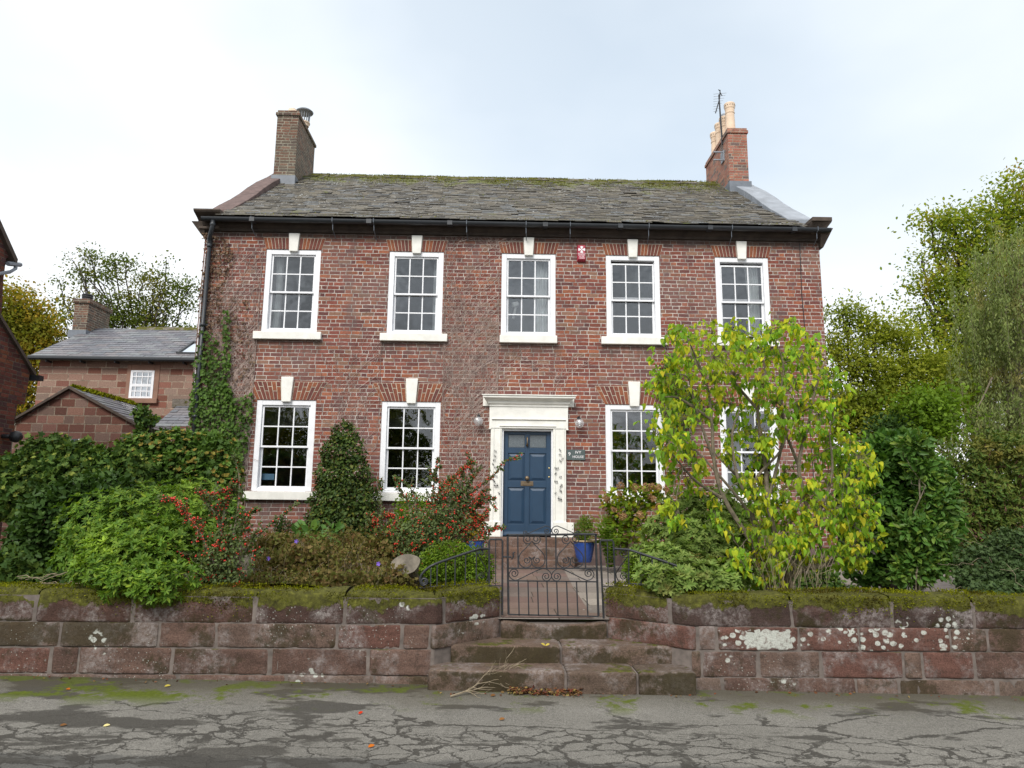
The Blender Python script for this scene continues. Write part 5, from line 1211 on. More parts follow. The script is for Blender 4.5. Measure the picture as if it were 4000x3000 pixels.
ln = thing('dark_brick_house', (-9.3, 12, .5), 'dark weathered brick building with raking gable edge cropped at the far left', 'house')
XW = -9.3
def yz(px, py): c = PX(px, py, XW); return (c[1], c[2])
poly = [(10.2, .3), (yz(30, 1900)[0], .3), yz(38, 1790), yz(68, 1580), yz(97, 1578), yz(118, 1455), yz(0, 1243), yz(-230, 880), (10.2, yz(-230, 880)[1])]
q = MB(); q.prism(poly, 'x', XW-3, XW); q.build('wall', M['brick_dark'], ln)
q = MB(); a, b2 = yz(126, 1462), yz(-235, 868)
q.prism([(a[0]+.03, a[1]-.04), (a[0]+.03, a[1]+.04), (b2[0], b2[1]+.06), (b2[0], b2[1]-.02)], 'x', XW-3, XW+.06); q.build('roof_verge', M['stone_cornice'], ln)
q = MB(); q.box(XW-.2, XW+.16, a[0]-.02, a[0]+.12, a[1]-.12, a[1]-.02); q.build('gutter_end', M['iron'], ln)
XU = -9.6
def yz2(px, py): c = PX(px, py, XU); return (c[1], c[2])
poly = [(10.2, 3), (yz2(8, 1300)[0], 3), yz2(8, 1200), yz2(14, 1090), yz2(24, 1010), yz2(42, 1000), yz2(-60, 800), (10.2, yz2(-60, 800)[1])]
q = MB(); q.prism(poly, 'x', XU-3, XU-.001); q.build('upper_wall', M['brick_dark'], ln)
a, b2 = yz2(52, 1012), yz2(-60, 790)
q = MB(); q.prism([(a[0], a[1]-.12), (a[0]+.02, a[1]), (b2[0], b2[1]+.12), (b2[0], b2[1])], 'x', XU-3, XU+.08); q.build('roof_verge', M['stone_cornice'], ln)
q = MB(); q.tube([PX(-20, 1072, XU+.05), PX(40, 1062, XU+.05), PX(60, 1050, XU+.05), PX(62, 1035, XU+.05)], .035, 6); q.tube([PX(30, 1030, XU+.05), PX(80, 1034, XU+.05)], .045, 6); q.build('gutter_end', M['lead'], ln)
c = PX(62, 1706, XW+.2); q = MB(); q.lathe(c, [(.02, -.11), (.09, -.08), (.12, 0), (.09, .08), (.02, .11)], 14); q.tube([(c[0], c[1], c[2]), (XW, c[1]-.1, c[2])], .04, 6)
fl = thing('security_lamp', tuple(c), 'round black security lamp on the dark brick wall at the left edge', 'lamp'); q.build('lamp_head', M['iron'], fl, smooth=True)
bw = thing('boundary_wall', (12, 13.2, .5), 'old stone boundary wall glimpsed behind the rhododendrons on the right', 'wall')
q = MB(); q.box(8.2, 20, 13.2, 13.55, .3, 1.95); q.build('stone', M['sandstone_dark'], bw)
q = MB(); q.box(8.2, 20, 13.14, 13.6, 1.951, 2.04); q.build('coping', M['stone_cornice'], bw, bevel=.01)

# ================================================================== PLANTS IN THE GARDEN
def plant(name, px, py, z, Y, label, cat_, group=None):
    c = P(px, py, Y); return thing(name, (c[0], Y, z), label, cat_, group)
def base(px, Y, z): c = P(px, 2200, Y); return (c[0], Y, z)

# choisya mound, spilling over the left wall
bl = blobs([(420,2060,180,140),(620,2000,210,110),(770,1975,150,100,.2),(880,2030,90,100,.2),(330,2170,110,100),(520,2180,200,110,-.2),(700,2150,170,120,-.2),(260,2230,60,60,-.1),(860,2060,90,110,.1),(480,2265,110,60,-1.0,.2),(600,2290,110,55,-1.05,.2),(400,2230,110,60,-.8,.25),(700,2250,90,50,-.95,.2),(560,2180,210,100,-.45,.5),(600,2110,230,90,-.25,.5)], 7.95, .75)
t = plant('evergreen_shrub', 560, 2250, .72, 7.95, 'large bright green rounded evergreen shrub spilling over the left garden wall', 'shrub')
branches('stem', base(560, 7.95, .7), bl, M['bark'], t, 1, .03, .008, twigs=3)
rosettes('foliage', bl, 2900, 7, .06, 'lance', L['choisya'], t, 2, shell=.62, fuzz=.08, front=True)
# dark viburnum under the ivy
bl = blobs([(250,2010,150,110),(180,2110,130,110),(330,1960,140,90),(150,2200,120,90),(420,1930,110,80)], 8.6, .8)
t = plant('dark_shrub', 230, 2250, .72, 8.6, 'dark green leafy shrub in shade between the bright shrub and the far left edge', 'shrub')
branches('stem', base(230, 8.6, .7), bl, M['bark_dark'], t, 3, .03, .008, twigs=3)
scatter('foliage', bl, 5200, .075, 'oval', L['darkshrub'], t, 4, out=.7, up=.1, jit=.6, front=True)
# flowering ivy hedge, yellow-green, upper left
bl = blobs([(40,1850,90,70),(140,1790,60,70),(260,1800,90,70),(225,1740,40,40),(380,1800,80,50),(480,1830,90,70),(70,1930,130,90),(270,1890,170,110),(440,1890,130,90),(330,1755,35,35)], 10.3, .8)
t = plant('ivy_hedge', 240, 2000, .6, 10.3, 'yellow-green tree ivy with pale flower heads below the gabled outbuilding', 'ivy')
branches('stem', base(240, 10.3, .6), bl, M['bark_dark'], t, 5, .05, .01, twigs=3)
scatter('foliage', bl, 10500, .075, 'ivy', L['ivyhedge'], t, 6, out=.6, up=.15, front=True, fuzz=.14)
rosettes('flower_head', bl, 520, 12, .035, 'oval', L['umbel_green'], t, 7, shell=.97, open_=.5, fuzz=.13)
# brown-flowered ivy mass
bl = blobs([(560,1765,100,65),(500,1840,100,80),(690,1745,110,65),(800,1780,100,80),(640,1850,170,100),(800,1880,130,110),(720,1950,170,90),(560,1930,130,90),(880,1900,60,120),(872,1800,50,80)], 11.2, .8)
t = plant('ivy_mass', 700, 2050, .6, 11.2, 'big dark green ivy mound with brown flower heads beside the left end of the house', 'ivy')
branches('stem', base(700, 11.2, .6), bl, M['bark_dark'], t, 8, .05, .01, twigs=3)
scatter('foliage', bl, 12500, .072, 'ivy', L['ivy'], t, 9, out=.55, up=0, front=True, fuzz=.12)
rosettes('flower_head', bl, 1300, 12, .04, 'oval', L['umbel'], t, 10, shell=.98, open_=.5, fuzz=.11)
bl = blobs([(552,1612,28,26),(566,1650,30,22),(590,1640,24,20),(560,1690,26,26)], 12.0, .9)
t = plant('young_shrub', 565, 1760, .5, 12.0, 'small green shoot of a shrub rising in front of the gabled slate roof', 'shrub')
branches('stem', base(565, 12.0, .5), bl, M['bark_dark'], t, 11, .02, .008, twigs=3); scatter('foliage', bl, 480, .075, 'oval', L['ivyhedge'], t, 12)
# ivy clump at the bottom left corner
bl = blobs([(40,2210,90,60),(120,2280,100,45),(250,2280,110,40),(20,2290,60,40)], 7.55, .7)
t = plant('ground_ivy', 120, 2290, .8, 7.5, 'pale green ivy clump on the wall top at the lower left corner', 'ivy')
scatter('foliage', bl, 1500, .06, 'ivy', L['ivyhedge'], t, 13, out=.5, up=.4, shell=.3)
q = MB(); rg = np.random.default_rng(6)
for _ in range(26):
    a = P(rg.uniform(-40, 220), rg.uniform(2240, 2310), 7.35+rg.uniform(-.1, .3)); q.tube(limb_path(a, a+np.array([rg.uniform(.2, .6), rg.uniform(-.1, .1), rg.uniform(-.08, .12)]), rg, 5, .06), [.004]*6, 4)
q.build('dry_stem', M['twig'], t)

def cotoneaster(name, label, pxbase, Y, zb, stems, seed, fill=None, dens=1.0, bdens=.75, nfill=0, lsz=.032):
    rg = np.random.default_rng(seed); b = P(pxbase[0], pxbase[1], Y)
    t = thing(name, (b[0], Y, zb), label, 'shrub', 'red berried cotoneasters')
    q = MB(); LPs, LA, LN, BP = [], [], [], []
    for stm in stems:
        pts3 = [np.array(P(p[0], p[1], Y+(p[2] if len(p) > 2 else 0))) for p in stm[0]]
        ps = cat(pts3, 8); n = len(ps)
        q.tube(ps, [.011*(1-i/n)+.0025 for i in range(n)], 5)
        # side sprays
        total = []
        for i in range(2, n-1):
            total.append((ps[i], ps[i+1]-ps[i], 0))
            if rg.random() < .55*stm[2]:
                d = unit(unit(ps[i+1]-ps[i])*.5+rg.normal(size=3)*.7); L_ = rg.uniform(.06, .2)*(1-.5*i/n)*1.3
                sp = limb_path(ps[i], ps[i]+d*L_, rg, 4, .08, -.05); q.tube(sp, [.003]*4+[.0015], 4)
                for j in range(4): total.append((sp[j], sp[j+1]-sp[j], 1))
        for p, d, k in total:
            m = int(7*dens*stm[2]) if k else int(5*dens)
            for _ in range(m):
                pp = p+d*rg.random()+rg.normal(size=3)*.006; LPs.append(pp); LA.append(unit(unit(d)*.5+rg.normal(size=3)*.8)); LN.append(unit(rg.normal(size=3)+[0, 0, .8]))
            for _ in range(rg.poisson(stm[1]*bdens*(1 if k else 1.5))): BP.append(p+d*rg.random()+rg.normal(size=3)*.012)
    q.build('stem', M['bark'], t)
    LPs, LA, LN = map(np.array, (LPs, LA, LN))
    if fill:
        bl = blobs(fill, Y, .7); pos, nrm = sample(bl, nfill, rg, .2, .18, True); ax, nn = orient(nrm, rg, .5, .2, .9)
        LPs = np.concatenate([LPs, pos]); LA = np.concatenate([LA, ax]); LN = np.concatenate([LN, nn])
        pb, _ = sample(bl, int(nfill*.012*bdens), rg, .85, .18, True)
        for p in pb:
            for _ in range(rg.integers(2, 6)): BP.append(p+rg.normal(size=3)*.014)
    leaves('foliage', LPs, LA, LN, rg.uniform(lsz*.7, lsz*1.25, len(LPs)), 'oval', L['coton'], t)
    q = MB()
    for p in BP:
        r_ = rg.uniform(.008, .0125); q.add([p+np.array(v)*r_ for v in ((1,0,0),(-1,0,0),(0,1,0),(0,-1,0),(0,0,1),(0,0,-1))], [(0,2,4),(2,1,4),(1,3,4),(3,0,4),(2,0,5),(1,2,5),(3,1,5),(0,3,5)])
    o = q.build('berries', M['red_berry'], t, smooth=True); o['kind'] = 'stuff'
    return t
cotoneaster('cotoneaster', 'grey-leaved cotoneaster with scattered red berries in front of the left bright shrub', (830, 2290), 7.35, .8,
  [([(840,2290),(800,2120),(740,2020),(690,1960),(668,1950)], 1.6, 1), ([(840,2290),(860,2100),(880,1980),(900,1900),(935,1880)], .5, 1), ([(850,2280),(900,2120),(960,2020),(1000,1990)], .6, 1),
   ([(830,2290),(760,2200),(690,2150),(650,2130)], .6, 1), ([(830,2290),(740,2280),(640,2300),(560,2345)], .5, .8), ([(860,2300),(880,2320),(850,2350),(850,2385)], .4, .8), ([(850,2290),(860,2050),(800,1960),(790,1930)], .5, 1),
   ([(850,2290),(930,2200),(980,2120),(1040,2060),(1110,2010),(1165,1960)], .15, .4), ([(860,2280),(920,2050),(935,1880),(915,1780)], .1, .6), ([(850,2290),(880,2150),(850,2020),(890,1925),(800,1935)], .9, 1), ([(850,2290),(960,2240),(990,2130),(960,2050)], .5, 1)],
  51, [(850,2200,90,80),(900,2120,60,70),(780,2265,80,45),(880,2270,80,40)], 1.0, 1.8, 2300)
cotoneaster('cotoneaster', 'tall arching cotoneaster full of red berries between the lower left window and the door', (1700, 2300), 8.7, .8,
  [([(1690,2280),(1700,2120),(1720,1980),(1760,1880),(1800,1840),(1830,1818)], 1.7, 1.3), ([(1690,2280),(1680,2050),(1695,1900),(1712,1790)], .3, 1), ([(1700,2280),(1760,2060),(1840,1930),(1900,1880),(1935,1850),(1975,1800),(2030,1790)], .25, .5),
   ([(1700,2280),(1790,2100),(1840,2000),(1880,1920)], 1.3, 1.3), ([(1690,2280),(1600,2150),(1550,2060),(1530,2010),(1470,2030)], 1.6, 1), ([(1690,2280),(1620,2100),(1600,1980),(1560,1905),(1545,1865)], .2, .6), ([(1690,2280),(1640,2080),(1620,1950),(1600,1905),(1560,1870)], .15, .4),
   ([(1700,2280),(1820,2120),(1900,2080),(1950,2060)], .7, 1), ([(1700,2280),(1800,2020),(1880,1970),(1935,1945)], .6, .9), ([(1700,2280),(1560,2150),(1490,2100),(1460,2040),(1455,2010)], .7, 1),
   ([(1700,2290),(1720,2200),(1760,2080),(1840,2060),(1880,2030),(1820,2045)], 1.8, 1.2), ([(1700,2280),(1700,2000),(1720,1900),(1690,1850)], .6, 1), ([(1700,2280),(1760,1990),(1830,1900),(1845,1840),(1825,1770)], .3, .8),
   ([(1690,2280),(1500,2150),(1490,1980),(1480,1880)], .1, .8), ([(1650,2280),(1580,2200),(1540,2120),(1520,2080)], .8, 1), ([(1700,2290),(1700,2180),(1750,2230),(1790,2255)], .5, .7)],
  52, [(1620,2100,110,90),(1760,2000,80,120),(1700,2080,110,90),(1800,1930,50,70),(1610,2180,80,60),(1690,2200,70,60)], 1.25, 2.0, 7500)

# cone-shaped evergreen against the house
bl = blobs([(1345,1700,52,52),(1342,1770,85,75),(1345,1860,108,85),(1348,1950,130,90),(1342,2045,146,100),(1350,2130,140,90),(1440,2150,90,70),(1260,2090,60,80)], 12.7, .8)
t = plant('cone_shrub', 1345, 2200, .6, 12.7, 'tall cone-shaped glossy evergreen standing between the two left ground-floor windows', 'shrub')
branches('stem', base(1345, 12.7, .55), bl, M['bark_dark'], t, 14, .03, .01, twigs=2)
scatter('foliage', bl, 14500, .06, 'oval', L['cone'], t, 15, out=.35, up=-.35, jit=.6, front=True, fuzz=.05, shell=.6)
bl = blobs([(1108,2065,38,36),(1090,2040,20,25)], 12.9, .9)
t = plant('small_yew', 1105, 2110, .55, 12.9, 'small dark clipped bush at the foot of the wall below the leftmost lower sill', 'shrub'); branches('stem', base(1105, 12.9, .5), bl, M['bark_dark'], t, 16, .02, .008); scatter('foliage', bl, 900, .04, 'lance', L['darkshrub'], t, 16, shell=.3)
bl = blobs([(1615,2010,75,85),(1650,2090,90,80),(1560,2080,60,70)], 10.6, .8)
t = plant('bright_box_bush', 1610, 2150, .6, 10.6, 'bright green box bush behind the red berried cotoneaster', 'shrub'); branches('stem', base(1610, 10.6, .55), bl, M['bark_dark'], t, 17, .02, .008); scatter('foliage', bl, 4200, .034, 'oval', L['box'], t, 17, shell=.4, front=True)
bl = blobs([(1760,2200,110,85),(1840,2215,90,80),(1700,2230,60,60),(1880,2230,50,60)], 8.3, .8)
t = plant('box_mound', 1790, 2290, .7, 8.3, 'low green box mound behind the left wall railing', 'shrub', 'clipped box mounds flanking the gate'); branches('stem', base(1790, 8.3, .6), bl, M['bark_dark'], t, 18, .02, .006); scatter('foliage', bl, 8500, .026, 'oval', L['box'], t, 18, shell=.45, front=True, fuzz=.06)
bl = blobs([(2520,2215,75,75),(2470,2235,35,50),(2590,2230,60,65)], 8.5, .8)
t = plant('box_mound', 2520, 2290, .53, 8.5, 'low green box mound behind the right wall railing', 'shrub', 'clipped box mounds flanking the gate'); branches('stem', base(2520, 8.5, .53), bl, M['bark_dark'], t, 19, .02, .006); scatter('foliage', bl, 6000, .026, 'oval', L['box'], t, 19, shell=.45, front=True, fuzz=.06)
bl = blobs([(1220,2090,75,35),(1170,2100,50,30),(1290,2080,50,25),(1190,2055,30,18)], 9.6, .8)
t = plant('hosta', 1220, 2130, .7, 9.6, 'pale large-leaved perennial clump in front of the cone-shaped evergreen', 'plant'); scatter('foliage', bl, 90, .12, 'oval', L['laurel_light'], t, 20, out=.7, up=.1, jit=.4, shell=.4)
q = MB(); rg = np.random.default_rng(3)
for _ in range(14): q.tube(limb_path(base(1220, 9.6, .7), bl[rg.integers(4)][0], rg, 4, .06), .006, 4)
q.build('stem', M['bark'], t)
# brown fading perennials: one uncountable mass
bl = blobs([(1050,2220,110,60),(1000,2280,90,40,-.5),(1200,2200,150,80),(1180,2270,160,50,-.4),(1380,2210,150,80),(1360,2280,160,50,-.5),(1520,2270,90,50,-.4),(1300,2130,150,60,.8),(1080,2140,130,55,.8),(1480,2150,90,60,.5),(1000,2180,60,50,.4)], 8.1, .8)
mp_, mn_ = sample(bl, 15000, np.random.default_rng(21), .3, .3); mp_ = mp_[mp_[:, 2] > .74]
rg = np.random.default_rng(22); ax, nn = orient(unit(rg.normal(size=mp_.shape)), rg, .4, .5, .9)
o = leaves('perennial_bed', mp_, ax, nn, rg.uniform(.014, .046, len(mp_))*(.7+.6*(np.sin(mp_[:,0]*5.1)*np.sin(mp_[:,1]*4.3+mp_[:,0]) > 0)), 'ivy', L['perennial'], None, loc=tuple(P(1250, 2250, 8.1)))
tag(o, 'brown and green fading perennials filling the bed behind the left wall', 'plants', kind='stuff')
q = MB()
for _ in range(260):
    p = mp_[rg.integers(len(mp_))]; q.tube([p-np.array([0, 0, rg.uniform(.05, .2)]), p+rg.normal(size=3)*.015, p+np.array([rg.normal()*.04, rg.normal()*.03, rg.uniform(.02, .1)])], .0018, 3)
o = q.build('dry_stalks', M['twig'], loc=tuple(P(1250, 2260, 8.1))); tag(o, 'thin dry stalks standing among the fading perennials', 'plants', kind='stuff')
for i, (px, py, YY, lb) in enumerate(((1158, 2115, 8.2, 'violet flower beside the pale large-leaved clump'), (1048, 2182, 7.9, 'violet flower left of centre in the brown perennials, near the grey post'), (1479, 2202, 7.7, 'violet flower in the brown perennials just left of the cut log'))):
    c = P(px, py, YY); q = MB()
    for k_ in range(5):
        a = 2*math.pi*k_/5; u = np.array([math.cos(a), -.25, math.sin(a)]); v_ = np.array([-math.sin(a), 0, math.cos(a)])
        q.add([c, c+u*.012+v_*.009, c+u*.024+v_*.006, c+u*.024-v_*.006, c+u*.012-v_*.009], [(0, 1, 2, 3, 4)])
    tag(q.build('violet_flower', M['violet'], loc=tuple(c)), lb, 'flower', 'violet flowers in the left bed')
# log and post
c = P(1585, 2203, 7.75); lg = thing('cut_log', tuple(c), 'sawn log lying with its pale round cut face to the road, beside the left railing', 'log')
M['cutwood'] = simple('weathered_cut_wood', (.19,.165,.13), .9, .4, 10, bump=.4)
u = unit(np.array([.15, -1, .3])); mb = MB(); s_ = unit(np.cross(u, [0, 0, 1])); v_ = np.cross(s_, u); vs = []
for k_, (dd, rr) in enumerate(((0, 1), (.01, 1.02), (-.0, 1.0))): pass
ring = [c+s_*(.15*math.cos(a))*(1+.06*math.sin(3*a+1))+v_*(.105*math.sin(a))*(1+.06*math.sin(2*a))-s_*math.sin(a)*.03 for a in np.linspace(0, 2*math.pi, 25)[:-1]]
mb.add(ring, [list(range(24))]); mb.build('cut_face', M['cutwood'], lg)
mb = MB(); back = [p-u*.5+np.array([0, 0, -.04]) for p in ring]; r2 = [p-u*.004 for p in ring]
mb.add(r2+back, [(i, (i+1) % 24, (i+1) % 24+24, i+24) for i in range(24)]+[list(range(24, 48))]); mb.build('bark', M['bark'], lg)
c = P(960, 2300, 7.9); po = MB(); po.lathe(c, [(.075, -.05), (.078, .1), (.07, .25), (.073, .345), (.06, .36)], 12)
tag(po.build('grey_stump', M['cutwood'], loc=tuple(c), smooth=True), 'short grey weathered stump standing among the red berries behind the left wall', 'stump')

# hydrangea with ferns right of the door
bl = blobs([(2440,2000,70,60),(2500,1950,80,50),(2400,2080,60,70),(2480,2070,70,70),(2560,1935,60,40),(2390,1960,40,50)], 12.6, .7)
t = plant('hydrangea', 2450, 2190, .53, 12.6, 'yellowing hydrangea with faded pink mop heads under the right ground-floor window', 'shrub')
branches('stem', base(2450, 12.6, .52), bl, M['twig'], t, 23, .05, .006, twigs=4)
scatter('foliage', bl, 1700, .08, 'oval', L['hydr'], t, 24, shell=.35, fuzz=.15)
rg = np.random.default_rng(25)
for px, py, r_ in [(2424,1898,14),(2483,1905,16),(2522,1905,18),(2545,1900,14),(2572,1905,13),(2604,1907,15),(2364,1945,12),(2372,1955,12),(2435,2020,16),(2500,2010,15),(2445,2095,12),(2422,1925,10),(2553,1950,11),(2570,1975,10),(2540,1940,11),(2398,1990,9)]:
    c = P(px, py, 12.3+rg.uniform(-.15, .2)); rr = r_*12.3/FPX; n = 90
    d = unit(rg.normal(size=(n, 3))); leaves('flower_head', c+d*rr*.8, unit(d*.3+rg.normal(size=(n, 3))*.7), d, .03, 'oval', L['hydrflower'], t)
bl = blobs([(2370,2130,45,45),(2420,2150,50,45),(2350,2090,30,40)], 12.2, .8); t2 = plant('fern', 2390, 2200, .53, 12.2, 'green fern beside the blue pot at the foot of the hydrangea', 'fern')
q_p, q_a, q_n = [], [], []; rg = np.random.default_rng(26)
for _ in range(34):
    a = rg.uniform(0, 6.28); b0 = np.array(base(2385, 12.2, .55)); tip = b0+np.array([math.cos(a)*rg.uniform(.15, .42), math.sin(a)*.3, rg.uniform(.35, .85)])
    for j in range(16):
        s_ = (j+1)/16; p = b0+(tip-b0)*s_+np.array([0, 0, .22*math.sin(s_*math.pi*.9)]); dr = unit(tip-b0); sd = unit(np.cross(dr, [0, 0, 1]))
        for sg_ in (-1, 1): q_p.append(p); q_a.append(unit(sd*sg_+dr*.4)); q_n.append([0, -.3, 1])
leaves('frond', np.array(q_p), np.array(q_a), np.array(q_n, float), .075, 'lance', L['fern'], t2)

# pieris bank right of the gate
bl = blobs([(2700,2000,110,80,.9),(2800,2010,120,100,1.0),(2620,2080,110,80,.7),(2740,2120,150,110,.3),(2640,2200,130,70,0),(2800,2200,120,90,.2),(2880,2230,70,60,-.1),(2560,2255,70,40,-.75,.15),(2630,2285,80,40,-.8,.15),(2780,2280,110,50,-.7,.2),(2700,2240,110,60,-.6,.25),(2880,2090,80,90,.8),(2520,2170,50,40,.5)], 7.95, .8)
t = plant('pieris_shrub', 2720, 2290, .53, 8.0, 'spreading light green whorled-leaf evergreen bank behind the wall right of the gate', 'shrub')
branches('stem', base(2740, 8.1, .53), bl, M['bark'], t, 27, .04, .008, twigs=4)
rosettes('foliage', bl, 2300, 8, .066, 'lance', L['pieris'], t, 28, shell=.6, fuzz=.12, front=True, open_=.9)

# lilac: traced stems, clumps of drooping heart-shaped leaves
t = plant('lilac_bush', 3050, 2320, .53, 8.0, 'tall multi-stemmed bush with drooping heart-shaped green and yellow leaves before the right windows', 'bush')
rg = np.random.default_rng(29); YL = 8.05
stems = [[(3010,2320),(2985,2200),(2945,2040),(2930,1960),(2880,1860),(2860,1700),(2890,1600)],
         [(2990,2320),(2950,2150),(2830,1950),(2790,1800),(2780,1640),(2760,1500),(2700,1390)],
         [(3060,2315),(3040,2150),(3000,1960),(2990,1820),(2960,1600),(2990,1450),(2960,1370)],
         [(3070,2315),(3090,2180),(3150,2000),(3120,1820),(3160,1650),(3190,1500),(3230,1400)],
         [(3080,2315),(3130,2230),(3240,2200),(3330,2120),(3360,2080)],
         [(3070,2310),(3120,2150),(3200,2000),(3250,1850),(3240,1700)],
         [(2830,1950),(2720,1880),(2640,1790),(2600,1740)], [(2945,2040),(2880,1940),(2720,1760),(2640,1700),(2600,1640)],
         [(2960,1600),(2860,1480),(2830,1400),(2780,1340)], [(3000,1960),(3060,1700),(3050,1540),(3060,1420),(3010,1290)], [(3120,1820),(3050,1620),(3080,1500)],
         [(3150,2000),(3280,1900),(3340,1800),(3370,1760)], [(2790,1800),(2720,1600),(2690,1480),(2640,1460)], [(2930,1960),(2960,1860),(3050,1760),(3090,1650),(3180,1580)],
         [(3240,2200),(3200,2100),(3280,1980),(3350,1950)], [(2985,2200),(3060,2080),(3110,2000),(3150,1900)], [(2780,1640),(2660,1560),(2600,1550)], [(3090,2180),(3160,2080),(3200,1960)],
         [(2760,1500),(2720,1400),(2690,1330)], [(2880,1860),(2780,1760),(2740,1740)], [(3000,2250),(2930,2180),(2890,2140)]]
q = MB(); ends = []
for i, st in enumerate(stems):
    d0 = rg.uniform(-.35, .35) if i not in (0, 1, 2, 3) else 0; dy = rg.uniform(-.45, .4)
    if i >= 6: d0 = 0
    pts = [np.array(P(x, y, YL+d0*.1+dy*j/len(st))) for j, (x, y) in enumerate(st)]
    ps = cat(pts, 5); n = len(ps); r0 = .03 if i < 6 else .015
    q.tube(ps, [r0*(1-i_/n)**.8+.004 for i_ in range(n)], 7)
    ends += [ps[int(n*f)] for f in (.5, .62, .74, .86, .97)]
clumps = [(2640,1290,35),(2700,1330,60),(2780,1310,50),(2860,1300,45),(2930,1320,45),(3010,1310,35),(3060,1270,40),(3110,1290,40),(3170,1350,35),
  (2620,1400,60),(2700,1430,70),(2800,1400,70),(2890,1390,65),(2970,1390,60),(3060,1390,55),(3130,1400,50),(2590,1470,50),(2570,1500,40),(3200,1430,40),(3235,1480,40),
  (2620,1540,70),(2700,1540,70),(2790,1490,60),(2870,1470,55),(2960,1480,55),(3040,1480,50),(3110,1500,50),(3180,1530,50),(3260,1550,40),(2600,1620,60),(2680,1640,60),(2760,1600,50),(2850,1580,55),(2950,1580,50),(3030,1570,50),(3120,1590,50),(3200,1620,50),(3255,1620,35),
  (2570,1700,45),(2640,1720,50),(2700,1760,40),(2860,1700,50),(2940,1690,45),(2990,1740,35),(3060,1660,40),(3130,1700,35),(3220,1720,45),(2600,1790,40),(2740,1820,30),(2690,1890,35),(2620,1850,30),
  (2960,1790,35),(2900,1870,40),(2940,1900,35),(3020,1900,35),(3060,1850,35),(3170,1800,40),(3250,1760,55),(3320,1730,45),(3280,1820,60),(3360,1790,45),(3400,1830,25),(3230,1890,60),(3310,1900,60),(3370,1880,35),(3150,1910,45),(3050,1960,45),
  (2960,1960,40),(3140,2000,45),(3220,1980,50),(3300,1980,60),(3370,1960,45),(3400,2030,40),(3330,2050,50),(3250,2060,40),(3060,2050,40),(2960,2080,50),(2920,2150,55),(3010,2130,40),(3120,2090,35),(3390,2110,40),(3330,2140,45),(3260,2150,25),
  (2890,2190,45),(2960,2220,45),(3040,2200,35),(3100,2160,30),(2960,2280,30),(3300,2190,30),(3350,2190,25),(2610,1980,25),(2640,2030,30),(2790,1960,30),(2800,2030,25),(3060,2200,35),(2850,1780,25),(3130,2170,30),(2900,2100,50),(2990,2060,45),(3070,2120,45),(3160,2120,45),(3000,2180,40),(3100,2220,35),(2850,2150,45),(3200,2210,35),(3010,2260,30),(3150,2260,30),(3080,1990,40),(2990,1990,40),(3200,2040,45),(2870,2250,30)]
LPp, LAa, LNn, LSs = [], [], [], []; E_ = np.array(ends); berries = []
for (px, py, r_) in clumps:
    yy = YL+rg.uniform(-.45, .4); c = P(px, py, yy)
    e = E_[np.argmin(np.linalg.norm((E_-c)*[1, .5, 1], axis=1))]
    pth = limb_path(e, c, rg, 5, .05, .06); q.tube(pth, [.008, .007, .006, .005, .004, .002], 5)
    k = r_*YL/FPX
    m = int(10+r_*.56)
    for _ in range(m):
        d = rg.normal(size=3)*np.array([.62, .8, .62]); p = c+d*k
        q.tube([p+np.array([0, 0, .025]), (p+c)/2+np.array([0, 0, .03]), c+(pth[-2]-c)*rg.random()], [.0012, .0018, .0022], 3)
        for _ in range(rg.integers(1, 4)):
            a = rg.uniform(0, 6.28); h = np.array([math.cos(a), math.sin(a), 0]); LPp.append(p+h*.012+rg.normal(size=3)*.012)
            LAa.append(unit(h*rg.uniform(.2, 1.0)+np.array([0, 0, -rg.uniform(.1, 1.2)]))); LNn.append(unit(h*.9+np.array([0, -.25, .7])+rg.normal(size=3)*.5)); LSs.append(rg.choice([.036, .05, .062, .078])*rg.uniform(.8, 1.15))
for (px, py) in ((3065,1905),(2965,1880),(2625,1500),(3150,1940),(2990,1510),(3070,1460),(3250,1610),(2960,2210),(2970,1690),(3170,1960)):
    c = P(px, py, YL-.3)
    for _ in range(60): berries.append(c+rg.normal(size=3)*[.05, .04, .035])
q.build('stems', M['bark'], t)
leaves('foliage', np.array(LPp), np.array(LAa), np.array(LNn), np.array(LSs), 'heart', L['lilac'], t)
q = MB()
for p in berries:
    r_ = .006; q.add([p+np.array(v)*r_ for v in ((1,0,0),(-1,0,0),(0,1,0),(0,-1,0),(0,0,1.6),(0,0,-1.6))], [(0,2,4),(2,1,4),(1,3,4),(3,0,4),(2,0,5),(1,2,5),(3,1,5),(0,3,5)])
o = q.build('seed_heads', M['black_berry'], t); o['kind'] = 'stuff'

# climber on the wall behind the lilac
bl = blobs([(2620,1450,45,50),(2590,1520,35,40),(2660,1540,60,50),(2640,1640,50,60),(2700,1600,50,60),(2690,1760,30,60)], D-.12, .25)
t = thing('wall_climber', (P(2640, 2000, D)[0], D-.06, .53), 'dark green climbing plant on the brickwork behind the lilac', 'climber')
scatter('foliage', bl, 1700, .06, 'oval', L['ivy'], t, 33, shell=.2); rg = np.random.default_rng(34); q = MB()
for c, r in bl: q.tube(limb_path((P(2660, 2000, D)[0], D-.03, .6), c, rg, 8, .03), [.008]*8+[.003], 4)
q.build('stem', M['bark'], t)

